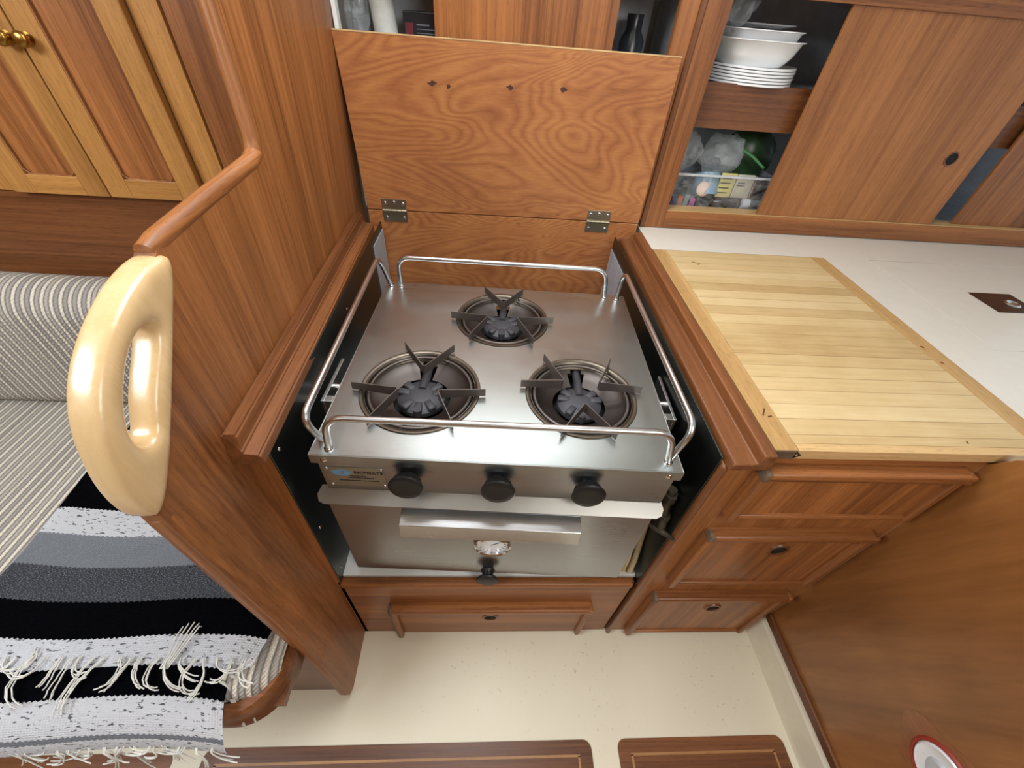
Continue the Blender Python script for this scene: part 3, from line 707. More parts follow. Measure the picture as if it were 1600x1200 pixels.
blob('plastic_bag', bag_m, (0.655, 0.925, 1.025), (0.062, 0.035, 0.052), 5, 0.35, 'crumpled clear zip bag on top of the bin contents', 'bag')
blob('plastic_bag', bag_m, (0.548, 0.92, 1.035), (0.035, 0.035, 0.045), 8, 0.35, 'shiny clear bag at the left end of the bin', 'bag')
blob('plastic_bag', plain('dull green bag plastic', '#33502f', 0.35), (0.755, 0.985, 1.01), (0.085, 0.04, 0.085), 11, 0.3, 'dark green bag behind the clear bin', 'bag')
MB_ = MB().tube([(0.70, 0.90, 1.045), (0.735, 0.90, 1.03), (0.775, 0.895, 1.005)], 0.004, 8)
stuffobj(MB_, 'bag_clip', plain('green clip plastic', '#4f8a5c', 0.3), (0.735, .9, 1.03), 'green plastic bag clip lying above the bin rim', 'clip')

# --- behind the cover, left opening
rl = MB().tube([(-0.256, 0.905, 1.206), (-0.262, 0.905, 1.27), (-0.275, 0.905, 1.40)], [0.027, 0.027, 0.026], 28)
stuffobj(rl, 'paper_roll', plain('off white wrapped paper', '#c9cac2', 0.6), (-0.262, 0.905, 1.206), 'off-white paper roll standing in the cupboard left opening', 'roll')
bxo = thing('carton', 'black carton with a dark red label in the upper left cupboard opening', 'box', (-0.175, 0.93, 1.206))
MB().box(-0.042, 0.05, -0.03, 0.03, 0, 0.072, 0.001).build('carton_body', plain('black card', '#1b1d24', 0.4), bxo)
MB().box(-0.038, -0.020, -0.0306, -0.030, 0.012, 0.052, 0.0002).build('label', plain('dark red print', '#6b2a33', 0.4), bxo)
for i in range(5):
    MB().box(-0.012, 0.034 if i else 0.018, -0.0306, -0.030, 0.048 - i * 0.007, 0.0495 - i * .007 + (.0015 if i == 0 else 0)).build('print_line', plain('grey print line %d' % i, '#7b7f86', 0.4), bxo)
blob('plastic_bag', bag_m, (-0.318, 0.90, 1.27), (0.028, 0.035, 0.065), 14, 0.35, 'clear plastic bag squeezed left of the paper roll', 'bag')
stuffobj(MB().tube([(-0.333, 0.94, 1.206), (-0.336, 0.95, 1.3), (-0.330, 0.95, 1.42)], 0.012, 16), 'wooden_utensil', plain('dark utensil', '#4d4638', 0.5), (-.333, .94, 1.206), 'dark utensil behind the bag at the far left opening', 'utensil')
stuffobj(MB().lathe([(0, 0), (0.03, 0), (0.032, 0.05), (0.02, 0.07), (0.02, 0.10), (0, 0.1)], (0.335, 0.96, 1.206), (0, 0, 1), 28), 'dark_bottle', plain('dark grey glass', '#30343a', 0.25), (0.335, .96, 1.206), 'dark grey bottle in the opening right of the sliding door', 'bottle')

# ================================================================== SETTEE LOCKER (far left)
LY = 0.55
O3 = (-0.8, LY, 0.78)
lk = thing('settee_locker', 'honey toned locker with panelled doors behind the settee', 'locker', O3)
part_box(-2.1, -0.385, LY, LY + .02, 0.76, 0.957, 'lower_panel', teakd['X'], lk, O3)
part_box(-1.6, -0.974, LY, LY + .02, 0.959, 1.95, 'side_board', honey['Z'], lk, O3)
part_box(-0.598, -0.549, LY - .002, LY + .018, 0.959, 1.95, 'stile', honey['Z'], lk, O3, 0.001)
part_box(-0.545, -0.385, LY, LY + .018, 0.945, 1.95, 'filler_panel', teak['Z'], lk, O3, 0.001)
part_box(-0.549, -0.545, LY + .01, LY + .02, 0.959, 1.95, 'shadow_gap', black_m, lk, O3)
def pdoor(x0, x1, z0, z1, kx, kz):
    w = 0.043; d = None
    fr = MB()
    fr.box(x0 - O3[0], x0 + w - O3[0], -0.016, 0.0, z0 - O3[2], z1 - O3[2], 0.0012).box(x1 - w - O3[0], x1 - O3[0], -0.016, 0.0, z0 - O3[2], z1 - O3[2], 0.0012)
    d = fr.build('door', honey['Z'], lk)
    MB().box(x0 + w - O3[0], x1 - w - O3[0], -0.016, 0.0, z0 - O3[2], z0 + w * .85 - O3[2], 0.0012).build('door_rail', honey['X'], d)
    MB().box(x0 + w - O3[0], x1 - w - O3[0], -0.009, -0.001, z0 + w * .8 - O3[2], z1 - O3[2]).build('door_panel', teak['Z'], d)
    b = MB()
    b.tube([(x0 + w - O3[0], -0.013, z1 - O3[2]), (x0 + w - O3[0], -0.013, z0 + w * .85 - O3[2] + .01), (x0 + w + .01 - O3[0], -0.013, z0 + w * .85 - O3[2]), (x1 - w - .01 - O3[0], -0.013, z0 + w * .85 - O3[2]), (x1 - w - O3[0], -0.013, z0 + w * .85 + .01 - O3[2]), (x1 - w - O3[0], -0.013, z1 - O3[2])], 0.002, 8)
    b.build('bead', teak['Z'], d, smooth=60)
    MB().lathe([(0, 0.020), (0.008, 0.0195), (0.0115, 0.016), (0.0115, 0.012), (0.005, 0.009), (0.005, 0.002), (0.0095, 0.001), (0.0095, 0.0)], (kx - O3[0], -0.016, kz - O3[2]), (0, -1, 0), 24).build('knob', brass, d, smooth=50)
pdoor(-0.786, -0.600, 0.962, 1.93, -0.772, 1.215)
pdoor(-0.972, -0.789, 0.962, 1.93, -0.803, 1.215)

# ================================================================== SETTEE
sb = thing('settee', 'teak settee base with rounded front rail below the tweed cushion', 'settee', (-1.1, 0.0, 0.0))
ox = -1.1
MB().box(-2.1 - ox, -0.345 - ox, -0.132, -0.112, 0.0, 0.355).build('front_panel', teakd['X'], sb)
MB().box(-2.1 - ox, -0.345 - ox, -0.22, 0.54, 0.355, 0.370).build('seat_panel', teakd['X'], sb)
# front rail with rounded corner to the bulkhead
pts = [(-2.1, -0.246), (-0.430, -0.246)] + arc(-0.430, -0.161, 0.085, -90, 0, 10) + [(-0.345, -0.14)]
pts = pts[:2] + pts[3:]
mb = MB(); b = mb.bm; rows = []
for i, p in enumerate(pts):
    a = Vector(pts[max(0, i - 1)]); c = Vector(pts[min(len(pts) - 1, i + 1)]); d = (c - a).normalized(); nr = Vector((-d.y, d.x))
    sec = [(-0.001, 0.34), (-0.004, 0.405), (0.004, 0.415), (0.020, 0.415), (0.026, 0.405), (0.026, 0.34)]
    rows.append([b.verts.new((p[0] + nr.x * s0 - ox, p[1] + nr.y * s0, z)) for s0, z in sec])
for A, B in zip(rows, rows[1:]):
    for k in range(6): b.faces.new((A[k], A[(k + 1) % 6], B[(k + 1) % 6], B[k]))
b.faces.new(rows[0][::-1]); b.faces.new(rows[-1]); bmesh.ops.recalc_face_normals(b, faces=b.faces)
mb.build('front_rail', teakd['X'], sb, smooth=50)

def cushion_box(name, x0, x1, y0, y1, z0, z1, r, rc, label, nx=60):
    """soft box swept along a rounded section in Y-Z; UV u = x, v = arc length"""
    sec = [(y1, z0)] + arc(y1 - r, z1 - r, r, 0, 90, 6) + arc(y0 + r, z1 - r, r, 90, 180, 6) + arc(y0 + r * .6, z0 + r * .6, r * .6, 180, 270, 4)
    ds = [0]
    for a, c in zip(sec, sec[1:]): ds.append(ds[-1] + math.hypot(c[0] - a[0], c[1] - a[1]))
    # resample
    N = 70
    def at(s):
        s *= ds[-1]
        for i in range(len(ds) - 1):
            if s <= ds[i + 1] + 1e-9:
                t = (s - ds[i]) / max(1e-9, ds[i + 1] - ds[i]); return (sec[i][0] + (sec[i + 1][0] - sec[i][0]) * t, sec[i][1] + (sec[i + 1][1] - sec[i][1]) * t)
        return sec[-1]
    cy, cz = (y0 + y1) / 2, (z0 + z1) / 2
    def f(u, v):
        x = x0 + (x1 - x0) * u; y, z = at(v)
        e = x1 - x; k = 0
        if e < rc:
            a = 1 - e / rc; k = 1 - math.sqrt(max(0, 1 - a * a))
        y = y + (r * k if y < cy else -r * k) * 1.0; z = z - (z - z0) * 0.35 * k * (1 if z > cz else 0)
        z += 0.002 * sin(x * 9) * (1 if z > cz else 0)
        return Vector((x, y, z))
    mb = MB(); mb.grid(f, nx, N, lambda u, v: (x0 + (x1 - x0) * u, v * ds[-1]))
    # end caps
    return tag(mb.build(name, tweed, loc=(x0 / 2 + x1 / 2, cy, z0), smooth=60), label, 'cushion')
cushion_box('seat_cushion', -2.05, -0.352, -0.222, 0.52, 0.372, 0.450, 0.035, 0.08, 'flat grey-beige ribbed tweed settee seat cushion, partly under the blanket')
cushion_box('back_cushion', -2.05, -0.385, 0.405, 0.545, 0.452, 0.800, 0.07, 0.03, 'upright grey-beige ribbed tweed back cushion against the locker')

# ================================================================== BLANKET
# v runs from the far edge (y=+0.384) toward the viewer
BX0, BX1 = -0.905, -0.376
def bl_sec(s, lift):
    """distance s from far edge -> (y, z)"""
    y = 0.384 - s; z = 0.4545 + lift
    if s > 0.595:      # rolls over the cushion front
        k = (s - 0.595); rr = 0.065; a = min(k / rr, R(75))
        y = 0.384 - 0.595 - rr * sin(a); z = 0.4545 + lift - rr * (1 - cos(a))
        rest = k - a * rr
        if rest > 0: y -= rest * cos(a); z -= rest * sin(a)
    return y, z
from mathutils import noise as mn
def bl_f(s0, s1, lift, xr, seed):
    def f(u, v):
        s = s0 + (s1 - s0) * v
        wob = 0.006 * sin(s * 17 + seed) + 0.004 * sin(s * 41)
        x1 = xr + wob; x0 = BX0 + 0.004 * sin(s * 23)
        x = x0 + (x1 - x0) * u
        y, z = bl_sec(s, lift)
        y += -0.010 * u + 0.006 * sin(x * 12 + seed)
        nz = mn.noise(Vector((x * 9, s * 9, seed)))
        z += 0.0045 * nz + 0.003
        e = x1 - x
        if e < 0.05: z -= 0.016 * (1 - e / 0.05) ** 2; x -= 0.004 * (1 - e / 0.05) ** 2
        el = x - x0
        if el < 0.03: z -= 0.004 * (1 - el / .03)
        return Vector((x, y, z))
    return f
bl = thing('throw_blanket', 'black, white and grey striped woven blanket with fringe on the settee', 'blanket', (-0.66, 0.05, 0.455))
lo_ = (-0.66, 0.05, 0.455)
def bpart(mb, name, mat):
    bmesh.ops.translate(mb.bm, vec=tuple(-c for c in lo_), verts=mb.bm.verts)
    return mb.build(name, mat, bl, smooth=60)
top = MB(); top.grid(bl_f(0.0, 0.5585, 0.009, BX1, 1.0), 70, 110, lambda u, v: (BX0 + (BX1 - BX0) * u, v * 0.5585), thick=0.003)
bpart(top, 'upper_layer', blanket_m)
low = MB(); low.grid(bl_f(0.35, 0.690, 0.003, BX1 - 0.03, 1.6), 70, 90, lambda u, v: (BX0 + (BX1 - BX0) * u, 0.35 + v * 0.340), thick=0.003)
bpart(low, 'lower_layer', blanket_m)
def strand(x, s, lift, L_, seed, loop=False):
    rr = random.Random(seed); y, z = bl_sec(s, lift + 0.006); y -= 0.010 * (x - BX0) / (BX1 - BX0)
    P = [(x, y + .006, z)]; ang = rr.uniform(-0.9, 0.9); bend = rr.uniform(-2.2, 2.2)
    n = 10
    if loop: bend = rr.choice((-1, 1)) * rr.uniform(2.2, 3.4)
    ss = s
    for i in range(n):
        ang2 = ang + bend * (i / n)
        x += L_ / n * sin(ang2); ss += L_ / n * cos(ang2)
        y, z = bl_sec(ss, lift)
        y -= 0.010 * (x - BX0) / (BX1 - BX0)
        if x > BX1: z -= min(0.05, (x - BX1) * 1.2)
        P.append((x, y, z + 0.006 + 0.003 * rr.random()))
    return P
k = 0
for row, (s, lift, xr, cnt, lmin, lmax) in enumerate(((0.553, 0.010, BX1, 26, 0.035, 0.08), (0.686, 0.004, BX1 - .03, 30, 0.03, 0.06))):
    for i in range(cnt):
        x = BX0 + 0.01 + (xr - BX0 - 0.015) * (i + random.uniform(-.35, .35)) / cnt
        mb = MB(); L_ = random.uniform(lmin, lmax); sd = 100 * row + i
        P = strand(x, s, lift, L_, sd, loop=(i % 3 == 0))
        for q in range(3):
            rj = random.Random(sd * 7 + q)
            dx, dy = rj.uniform(-.002, .002), rj.uniform(-.002, .002)
            mb.tube([(p[0] + dx * (1 + j * .25), p[1] + dy * (1 + j * .2), p[2] + 0.0008 * q) for j, p in enumerate(P)], 0.0010, 6)
        bpart(mb, 'fringe_tassel', yarn)
# tassel knot standing up and two tassels hanging off the corner
mb = MB()
for q in range(5):
    a = -0.9 + q * 0.45
    mb.tube([(-0.528 + .003 * q, -0.185, 0.468), (-0.520 + .004 * q, -0.165, 0.476), (-0.512 + 0.012 * sin(a) + .003 * q, -0.140 + .004 * q, 0.478), (-0.506 + 0.02 * sin(a), -0.122 + .006 * cos(a * 2), 0.472)], 0.0011, 6)
bpart(mb, 'fringe_tassel', yarn)
for (x, y) in ((-0.432, -0.20), (-0.418, -0.192)):
    mb = MB()
    for q in range(4):
        mb.tube([(x + .002 * q, y, 0.452), (x + 0.012 + .002 * q, y - .012, 0.435), (x + .018 + .002 * q, y - .03, 0.40), (x + .022 + .003 * q, y - .045 - .002 * q, 0.36)], 0.0012, 6)
    bpart(mb, 'fringe_tassel', yarn)

# ================================================================== FLOOR HATCHES
inlay_m = wood('inlay strip', '#b98f5d', '#96693c', 'X')
def hatch(x0, x1, y0, y1, label):
    cx, cy = (x0 + x1) / 2, (y0 + y1) / 2
    h = thing('floor_hatch', label, 'floor hatch', (cx, cy, 0.0), group=None)
    r = 0.02
    pts = arc(x1 - cx - r, y1 - cy - r, r, 0, 90, 5) + arc(x0 - cx + r, y1 - cy - r, r, 90, 180, 5) + [(x0 - cx, y0 - cy), (x1 - cx, y0 - cy)]
    MB().prism(pts, 'Z', 0.0005, 0.002).build('hatch_board', teakd['X'], h)
    # pale inlay lines
    q = MB(); q.box(x0 - cx + .03, x1 - cx - .03, y1 - cy - .032, y1 - cy - .027, 0.002, 0.0026)
    q.box(x0 - cx + .03, x0 - cx + .035, y0 - cy, y1 - cy - .03, 0.002, 0.0026).box(x1 - cx - .035, x1 - cx - .03, y0 - cy, y1 - cy - .03, 0.002, 0.0026)
    q.build('inlay_strip', inlay_m, h)
hatch(-0.625, 0.280, -0.70, -0.241, 'long teak floor hatch in the middle of the cream sole')
hatch(0.345, 0.768, -0.70, -0.241, 'teak floor hatch beside the right-hand panel')
hatch(-1.5, -0.690, -0.70, -0.246, 'teak floor hatch below the settee and blanket fringe')

# ================================================================== ROUND FITTING on the right panel
rf = thing('deck_fitting', 'round white fitting with a red ring low on the right panel', 'fitting', (0.80, -0.335, 0.392))
MB().lathe([(0.0, 0.004), (0.036, 0.004), (0.040, 0.006), (0.043, 0.003), (0.044, 0)], (0, 0, 0), (-1, 0, 0), 48).build('white_plate', plate_m, rf, smooth=40)
MB().lathe([(0.044, 0.0), (0.044, 0.004), (0.047, 0.005), (0.050, 0.003), (0.051, 0)], (0, 0, 0), (-1, 0, 0), 48).build('red_ring', plain('red rubber', '#a03b2c', 0.5), rf, smooth=40)
MB().lathe([(0, 0.011), (0.018, 0.010), (0.022, 0.004)], (0, 0, 0), (-1, 0, 0), 36).build('centre_boss', plain('pale grey plastic', '#c9ced1', 0.3), rf, smooth=40)
MB().prism([(-0.003, 0.0285), (0.003, 0.0285), (0, 0.034)], 'X', -0.0062, -0.0035).build('arrow_mark', knob_m, rf)
o = MB()
import itertools
bpts = [(0.078 * cos(a) * (1 + 0.12 * sin(3 * a + 1)), 0.066 * sin(a) * (1 + 0.1 * sin(5 * a))) for a in [2 * pi * i / 40 for i in range(40)]]
o.prism(bpts, 'X', -0.0008, 0.0).build('varnish_patch', wood('worn varnish patch', '#9a6238', '#7a4621', 'Y', rough=0.2, coat=0.6), rf)

# ================================================================== STOVE
ST = thing('marine_stove', 'stainless steel gimballed three-burner stove with oven in the recess', 'stove', (0.0238, 0.0102, 0.355), R(-2.2))
ZB = 0.355
def sp_(mb, name, mat, par=ST, smooth=None):
    bmesh.ops.translate(mb.bm, vec=(0, 0, -ZB), verts=mb.bm.verts); return mb.build(name, mat, par, smooth=smooth)
W0, W1, DP, ZT = -0.296, 0.294, 0.531, 0.785
BURN = [(-0.150, 0.158, 0.105, 0), (0.146, 0.163, 0.1, 1), (-0.008, 0.397, 0.1, 0)]
# body
sp_(MB().box(-0.288, 0.284, 0.010, 0.50, 0.395, 0.728, 0.002), 'oven_body', st_front)
# cooktop: plate with three circular holes
cu = bpy.data.curves.new('c', 'CURVE'); cu.dimensions = '2D'; cu.fill_mode = 'BOTH'
def addspl(pts):
    s = cu.splines.new('POLY'); s.points.add(len(pts) - 1); s.use_cyclic_u = True
    for p, q in zip(s.points, pts): p.co = (q[0], q[1], 0, 1)
addspl([(W0 + .002, 0.002), (W1 - .002, 0.002), (W1 - .002, DP), (W0 + .002, DP)])
for bx_, by_, br, _ in BURN: addspl(arc(bx_, by_, br - 0.006, 0, 354, 59))
cu.extrude = 0.0008
tmp = bpy.data.objects.new('tmp', cu); COL.objects.link(tmp)
me = bpy.data.meshes.new_from_object(tmp.evaluated_get(bpy.context.evaluated_depsgraph_get())); bpy.data.objects.remove(tmp)
tp = MB(); tp.bm.from_mesh(me); tp.warp(lambda c: Vector((c.x, c.y, c.z + ZT - .0008)))
tp.box(W0, W1, -0.0005, 0.0025, ZT - 0.021, ZT, 0.0012)                       # front skirt
tp.box(W0, W0 + .002, 0.0, DP, ZT - 0.021, ZT, 0.0008).box(W1 - .002, W1, 0.0, DP, ZT - 0.021, ZT, 0.0008).box(W0, W1, DP - .002, DP, ZT - 0.021, ZT, 0.0008)
ck = sp_(tp, 'cooktop', st_top)
for x in (W0 + 0.022, W1 - 0.022):
    sp_(MB().lathe([(0, 0.0028), (0.003, 0.0024), (0.0052, 0.0)], (x, -0.0005, ZT - 0.0115), (0, -1, 0), 16), 'screw', chrome, ck, 50)
# burners
def rot(p, a): return (p[0] * cos(a) - p[1] * sin(a), p[0] * sin(a) + p[1] * cos(a))
for bx_, by_, br, flip in BURN:
    bw = sp_(MB().lathe([(br + 0.004, 0.0), (br + 0.003, 0.0028), (br - 0.001, 0.0032), (br - .005, 0.0012), (br - .008, -0.004), (br - .0095, -0.010), (br - .014, -0.0125)], (bx_, by_, ZT), (0, 0, 1), 72), 'burner', rim_m, ST, 50)
    # bowl with a centre hole and a slot toward the back for the burner tube
    mb = MB(); b = mb.bm; n = 72; rings = []
    for r, h in ((br - .014, -0.0115), (br * .80, -0.0165), (br * .66, -0.021), (br * .50, -0.0255)):
        rings.append([b.verts.new((bx_ + r * cos(2 * pi * (i + .5) / n), by_ + r * sin(2 * pi * (i + .5) / n), ZT + h)) for i in range(n)])
    for A, B in zip(rings, rings[1:]):
        for i in range(n):
            j = (i + 1) % n; mid = A[i].co + A[j].co + B[i].co + B[j].co; mid /= 4
            if abs(mid.x - bx_) < 0.0135 and mid.y > by_: continue
            b.faces.new((A[i], A[j], B[j], B[i]))
    bmesh.ops.recalc_face_normals(b, faces=b.faces)
    sp_(mb, 'drip_bowl', bowl_m, bw, 60)
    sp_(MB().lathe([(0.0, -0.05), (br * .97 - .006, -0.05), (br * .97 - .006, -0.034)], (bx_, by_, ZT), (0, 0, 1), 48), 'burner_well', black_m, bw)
    # cast iron head: flattened disc, three ribs and lobes, and the venturi tube to the back
    hr = br * .42
    hd_ = MB().lathe([(0, -0.010), (hr * .35, -0.010), (hr * .75, -0.014), (hr * .98, -0.020), (hr, -0.027), (hr * .8, -0.032), (0, -0.034)], (bx_, by_ - .002, ZT), (0, 0, 1), 40)
    hd_.tube([(bx_, by_ + hr * .2, ZT - .013), (bx_ + .001, by_ + hr * 1.0, ZT - .017), (bx_ + .002, by_ + br * .9, ZT - .022)], [0.0085, 0.0085, 0.0075], 14)
    for a_ in (-90, -52, -128, 10, 40, 170, 140):
        hd_.box(-hr * .17, hr * .17, hr * .45, hr * 1.0, -0.020, -0.0105, 0.003, 2, M=Matrix.Translation((bx_, by_ - .002, ZT)) @ Matrix.Rotation(R(a_ - 90), 4, 'Z'))
    hd_.cyl((bx_, by_ - hr * .95, ZT - .026), (bx_, by_ - hr * .95, ZT - .010), hr * .17, n=16)
    sp_(hd_, 'burner_head', iron, bw, 50)
    # wire ring carried by the pot supports
    rp = br - 0.013
    rg = MB().tube([(bx_ + rp * cos(2 * pi * i / 60), by_ + rp * sin(2 * pi * i / 60), ZT - 0.003) for i in range(60)], 0.0028, 8, close=True)
    sp_(rg, 'grate_ring', grate_m, bw, 60)
    base_a = R(90) if not flip else R(-90)
    for q in range(3):
        A_ = base_a + q * R(120)
        # V opening outward, apex rounded near the burner head
        ap = 0.040 * br / 0.1; spread = R(24); outr = br * 1.14
        e1 = (outr * cos(spread), outr * sin(spread)); e2 = (outr * cos(-spread), outr * sin(-spread))
        apx = [(ap + .004, 0.0045), (ap + .0008, 0.0028), (ap, 0.0), (ap + .0008, -0.0028), (ap + .004, -0.0045)]
        line = [e1, (e1[0] * .82 + apx[0][0] * .18, e1[1] * .82 + apx[0][1] * .18)] + apx + [(e2[0] * .82 + apx[-1][0] * .18, e2[1] * .82 + apx[-1][1] * .18), e2]
        line = [rot(p, A_) for p in line]; line = [(p[0] + bx_, p[1] + by_) for p in line]
        zz = [ZT + .003, ZT + .003] + [ZT - 0.001] * 5 + [ZT + .003, ZT + .003]; hh = [0.0165, 0.0165] + [0.0205] * 5 + [0.0165, 0.0165]
        sp_(MB().strip(line, hh, 0.0016, zz), 'pot_support', grate_m, bw)

# fiddle rails
def rail(pts, name='fiddle_rail'):
    P = []
    # round the corners
    def v(p): return Vector(p)
    P.append(v(pts[0]))
    for i in range(1, len(pts) - 1):
        a, c, d = v(pts[i - 1]), v(pts[i]), v(pts[i + 1]); r = 0.030
        p0 = c + (a - c).normalized() * r; p1 = c + (d - c).normalized() * r
        for k_ in range(9):
            t_ = k_ / 8; P.append(p0 * (1 - t_) ** 2 + c * 2 * t_ * (1 - t_) + p1 * t_ ** 2)
    P.append(v(pts[-1]))
    o = sp_(MB().tube(P, 0.0054, 14), name, st_rail, ST, 60)
    for e in (pts[0], pts[-1]):
        sp_(MB().lathe([(0.0054, 0.004), (0.0068, 0.003), (0.0072, 0.0)], e, (0, 0, 1), 16), 'ferrule', chrome, o, 50)
ZR = 0.853
rail([(-0.268, 0.014, ZT), (-0.262, 0.020, ZR - .003), (0.262, 0.026, ZR - .003), (0.272, 0.020, ZT)])
rail([(-0.260, 0.515, ZT), (-0.262, 0.522, ZR + .002), (0.236, 0.528, ZR + .002), (0.243, 0.518, ZT)])
rail([(-0.283, 0.030, ZT), (-0.290, 0.012, ZR), (-0.308, 0.524, ZR), (-0.283, 0.512, ZT)])
rail([(0.280, 0.030, ZT), (0.297, 0.034, ZR), (0.280, 0.528, ZR), (0.272, 0.512, ZT)])

# control panel
cp = sp_(MB().box(-0.288, 0.286, 0.0035, 0.010, 0.688, 0.766, 0.0008), 'control_panel', st_front)
# drip flange under the control panel
fl = [(-0.300, 0.010), (-0.306, -0.004), (-0.302, -0.014), (-0.292, -0.018), (0.278, -0.018), (0.288, -0.014), (0.292, -0.004), (0.288, 0.010)]
mb = MB().prism(fl, 'Z', -0.0007, 0.0007)
mb.warp(lambda c: Vector((c.x, c.y, 0.684 + c.z + (c.y - 0.004) * 0.55)))
sp_(mb, 'drip_flange', steel('dull folded flange', '#a5a29b', 0.36))
# gas knobs
for x in (-0.147, 0.0, 0.147):
    z = 0.736
    kn = sp_(MB().lathe([(0.0000, 0.0266), (0.0160, 0.0270), (0.0255, 0.0263), (0.0282, 0.0237), (0.0275, 0.0207), (0.0245, 0.0170), (0.0225, 0.0141), (0.0205, 0.0074), (0.0165, 0.0059)], (x, 0.0035, z), (0, -1, 0.06), 40), 'knob', knob_m, ST, 40)
    g = MB()
    for i in range(28):
        a = 2 * pi * i / 28
        g.cyl((x + 0.0205 * cos(a), -0.0042, z + 0.0205 * sin(a)), (x + 0.0236 * cos(a), -0.0112, z + 0.0236 * sin(a)), 0.0011, n=6)
    sp_(g, 'knob_grip', knob_m, kn)
    sp_(MB().lathe([(0.0165, 0.0059), (0.0130, 0.0044), (0.0110, 0.0037), (0.0110, 0.0000)], (x, 0.0035, z), (0, -1, 0), 28), 'stem', knob_m, kn, 40)
# nameplate
npz = (0.700, 0.752)
npl = sp_(MB().box(-0.281, -0.186, 0.0022, 0.0036, npz[0], npz[1], 0.0004), 'nameplate', steel('nameplate metal', '#b5b2a6', 0.4))
for x, z in ((-.277, .7485), (-.190, .7485), (-.277, .7035), (-.190, .7035)):
    sp_(MB().lathe([(0, 0.002), (0.002, 0.0016), (0.003, 0)], (x, 0.0022, z), (0, -1, 0), 12), 'rivet', chrome, npl, 50)
logo = plain('sky blue enamel', '#6fa3c9', 0.35)
lm = MB()
lm.prism([(-0.255 + 0.0155 * cos(2 * pi * i / 30) * (1 + .10 * sin(5 * 2 * pi * i / 30)), 0.7385 + 0.0085 * sin(2 * pi * i / 30) * (1 + .12 * sin(7 * 2 * pi * i / 30))) for i in range(30)], 'Y', 0.0019, 0.0023)
sp_(lm, 'emblem', logo, npl)
sp_(MB().prism([(-.2575, .7345), (-.2525, .7355), (-.2495, .7395), (-.2525, .7435), (-.2555, .7425), (-.2535, .7395)], 'Y', 0.0016, 0.0019), 'emblem_detail', steel('nameplate metal b', '#b5b2a6', 0.4), npl)
tx = bpy.data.curves.new('wording', 'FONT'); tx.body = 'SHIPMATE'; tx.size = 0.0098; tx.extrude = 0.0002; tx.offset = 0.00018; tx.align_x = 'CENTER'; tx.space_character = 1.15
tmp = bpy.data.objects.new('tmp', tx); COL.objects.link(tmp)
me = bpy.data.meshes.new_from_object(tmp.evaluated_get(bpy.context.evaluated_depsgraph_get())); bpy.data.objects.remove(tmp)
mb = MB(); mb.bm.from_mesh(me); mb.warp(lambda c: Vector((c.x * 0.95 - 0.2115, 0.0019 - c.z, c.y + 0.7365)))
ink = plain('black print', '#202020', 0.5)
sp_(mb, 'lettering', ink, npl)
q = MB()
for zc, x0_, x1_ in ((0.7295, -.243, -.216), (0.7245, -.247, -.204), (0.7165, -.262, -.197)):
    x = x0_
    rr = random.Random(int(zc * 10000))
    while x < x1_:
        w = rr.uniform(.0012, .0028); q.box(x, min(x + w, x1_), 0.0018, 0.0023, zc - .0010, zc + (.0014 if w > .002 else .0008)); x += w + .0007
sp_(q, 'small_print', ink, npl)
# oven door
dr = sp_(MB().box(-0.297, 0.284, -0.0015, 0.010, 0.376, 0.676, 0.002), 'oven_door', st_front)
sp_(MB().box(-0.297, -0.262, 0.003, 0.012, 0.366, 0.378, 0.001), 'door_tab', st_front, dr)
# folded handle: shelf plate leaving the door then turned down
hp = [(-0.0015, 0.640), (-0.0015, 0.637), (-0.028, 0.628), (-0.0345, 0.598), (-0.0365, 0.598), (-0.0305, 0.631), (-0.0015, 0.6415)]
hp = [(-0.0015, 0.641), (-0.030, 0.632), (-0.0355, 0.600), (-0.0335, 0.5995), (-0.0285, 0.6295), (-0.0015, 0.638)]
mb = MB().prism(hp, 'X', -0.169, 0.153, 0.0006)
sp_(mb, 'door_handle', chrome if False else steel('bright folded handle', '#d6d8da', 0.24), dr)
# thermometer
th = sp_(MB().lathe([(0.0, 0.006), (0.031, 0.006), (0.031, 0.014), (0.0335, 0.016), (0.0365, 0.014), (0.037, 0.004), (0.040, 0.0)], (-0.003, -0.0015, 0.530), (0, -1, 0), 48), 'thermometer', chrome, dr, 40)
sp_(MB().lathe([(0.0, 0.0075), (0.0308, 0.0075), (0.0308, 0.006)], (-0.003, -0.0015, 0.530), (0, -1, 0), 48), 'dial', plain('white dial', '#e4e8ea', 0.3, var=0.0), th, 40)
# bottom knob
z = 0.388
sp_(MB().lathe([(0.0000, 0.0238), (0.0140, 0.0241), (0.0230, 0.0224), (0.0250, 0.0198), (0.0210, 0.0158), (0.0130, 0.0125), (0.0120, 0.0053), (0.0160, 0.0000)], (-0.009, -0.002, z), (0, -1, 0.02), 36), 'latch_knob', knob_m, dr, 40)
# gimbal brackets each side
for sx, x0_, x1_ in ((-1, -0.326, -0.3195), (1, 0.318, 0.324)):
    g = sp_(MB().box(min(x0_, x1_), max(x0_, x1_), 0.13, 0.25, 0.735, 0.768, 0.001), 'gimbal_bracket', st_rail)
    sp_(MB().box(min(x0_, x1_) + (0.006 if sx < 0 else -0.014), max(x0_, x1_) + (0.014 if sx < 0 else -.006), 0.13, 0.145, 0.735, 0.768, 0.001), 'bracket_lug', st_rail, g)
    sp_(MB().cyl((W0 + .01 if sx < 0 else W1 - .01, 0.19, 0.745), (x0_, 0.19, 0.745), 0.008, n=20), 'pivot_pin', chrome, g, 40)
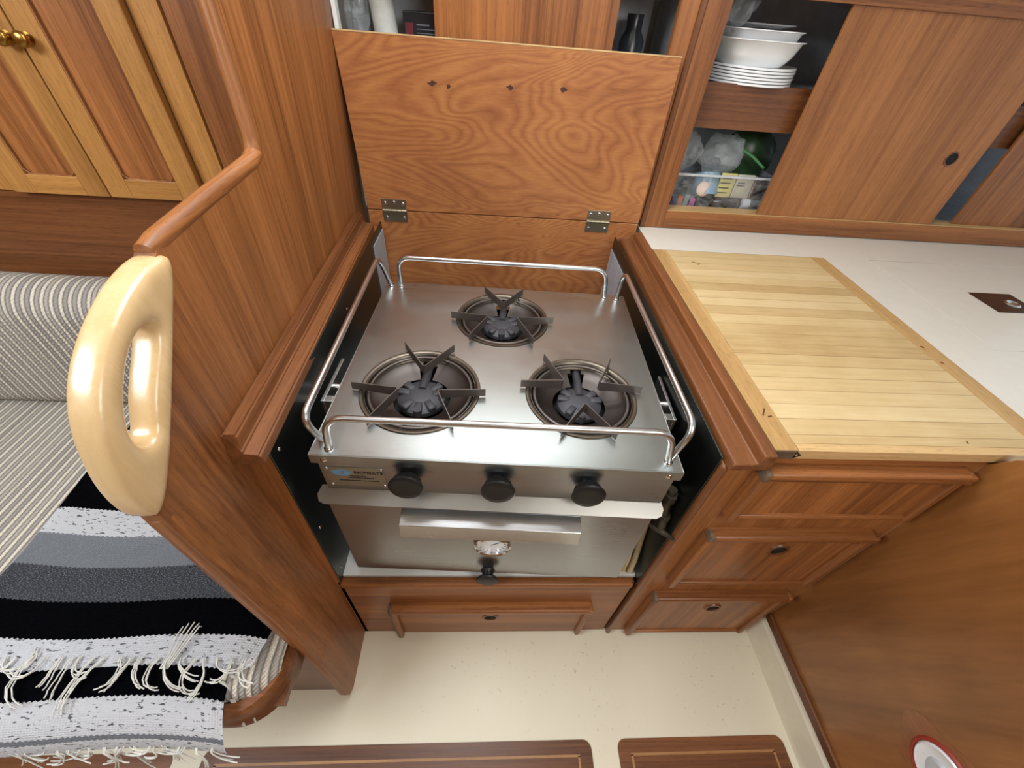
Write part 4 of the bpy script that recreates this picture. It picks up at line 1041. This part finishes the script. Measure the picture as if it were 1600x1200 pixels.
# dial marks after the dial itself
dm = MB()
for i in range(15):
    a = R(-40 + i * 20)
    dm.box(-0.0004, 0.0004, -0.0098, -0.0091, 0.023, 0.028, M=Matrix.Translation((-0.003, 0, 0.530)) @ Matrix.Rotation(a, 4, 'Y'))
dm.box(-0.0006, 0.0006, -0.0100, -0.0092, -0.004, 0.019, M=Matrix.Translation((-0.003, 0, 0.530)) @ Matrix.Rotation(R(55), 4, 'Y'))
sp_(dm, 'dial_marks', plain('dial print', '#5a6268', 0.5), th)

# ================================================================== GAS VALVE and HOSES on the right side
gv = thing('gas_valve', 'tarnished gas valve with cross handle right of the oven', 'valve', (0.348, 0.02, 0.60))
MB().tube([(0.0, 0.02, 0.075), (0.0, 0.018, 0.045), (0.0, 0.01, 0.02), (0.002, 0.0, -0.012), (0.002, -0.006, -0.03)], [0.009, 0.0105, 0.0085, 0.0095, 0.008], 14).build('valve_body', valve_m, gv, smooth=50)
MB().prism([(0.013 * cos(R(60 * i)), 0.016 + 0.013 * sin(R(60 * i))) for i in range(6)], 'Z', 0.045, 0.066, 0.001).build('hex_nut', valve_m, gv)
MB().prism([(0.002 + 0.012 * cos(R(60 * i)), 0.004 + 0.012 * sin(R(60 * i))) for i in range(6)], 'Z', 0.0, 0.014, 0.001).build('hex_nut', valve_m, gv)
MB().tube([(-0.022, 0.014, -0.034), (-0.010, 0.0, -0.030), (0.003, -0.008, -0.028), (0.012, -0.022, -0.022), (0.014, -0.036, -0.012)], [0.003, 0.005, 0.007, 0.005, 0.003], 10).build('lever', valve_m, gv, smooth=50)
hz = thing('gas_hose', 'cream braided gas hose looping down beside the oven', 'hose', (0.345, 0.05, 0.355))
rope = NT('woven hose cover'); vv_ = rope.coord('Object', (1, 1, 1)); nn = rope.noise(vv_, 300, 2)
rope.l(rope.mix(nn, hx('#9a8a68'), hx('#d8c9a0')), rope.b.inputs['Base Color']); rope.set(Roughness=0.8); rope = rope.m
P = [(0.006, 0.030, 0.24), (0.0075, 0.015, 0.17), (0.008, 0.0, 0.10), (0.004, -0.020, 0.045), (-0.002, -0.032, 0.0075)]
MB().tube(P, 0.0068, 12).build('hose_run', rope, hz, smooth=60)
MB().tube([(p[0] - 0.0145, p[1] + .004, p[2]) for p in P], 0.0062, 12).build('hose_run', rope, hz, smooth=60)
bl_ = MB().tube([(0.331, 0.09, 0.50), (0.327, 0.065, 0.45), (0.321, 0.040, 0.40), (0.318, 0.026, 0.363)], 0.0065, 12).build('fuel_line', plain('dark blue rubber', '#2b3a66', 0.5), loc=(0.326, 0.04, 0.362), smooth=60)
tag(bl_, 'dark blue hose behind the braided hose at the recess corner', 'hose')
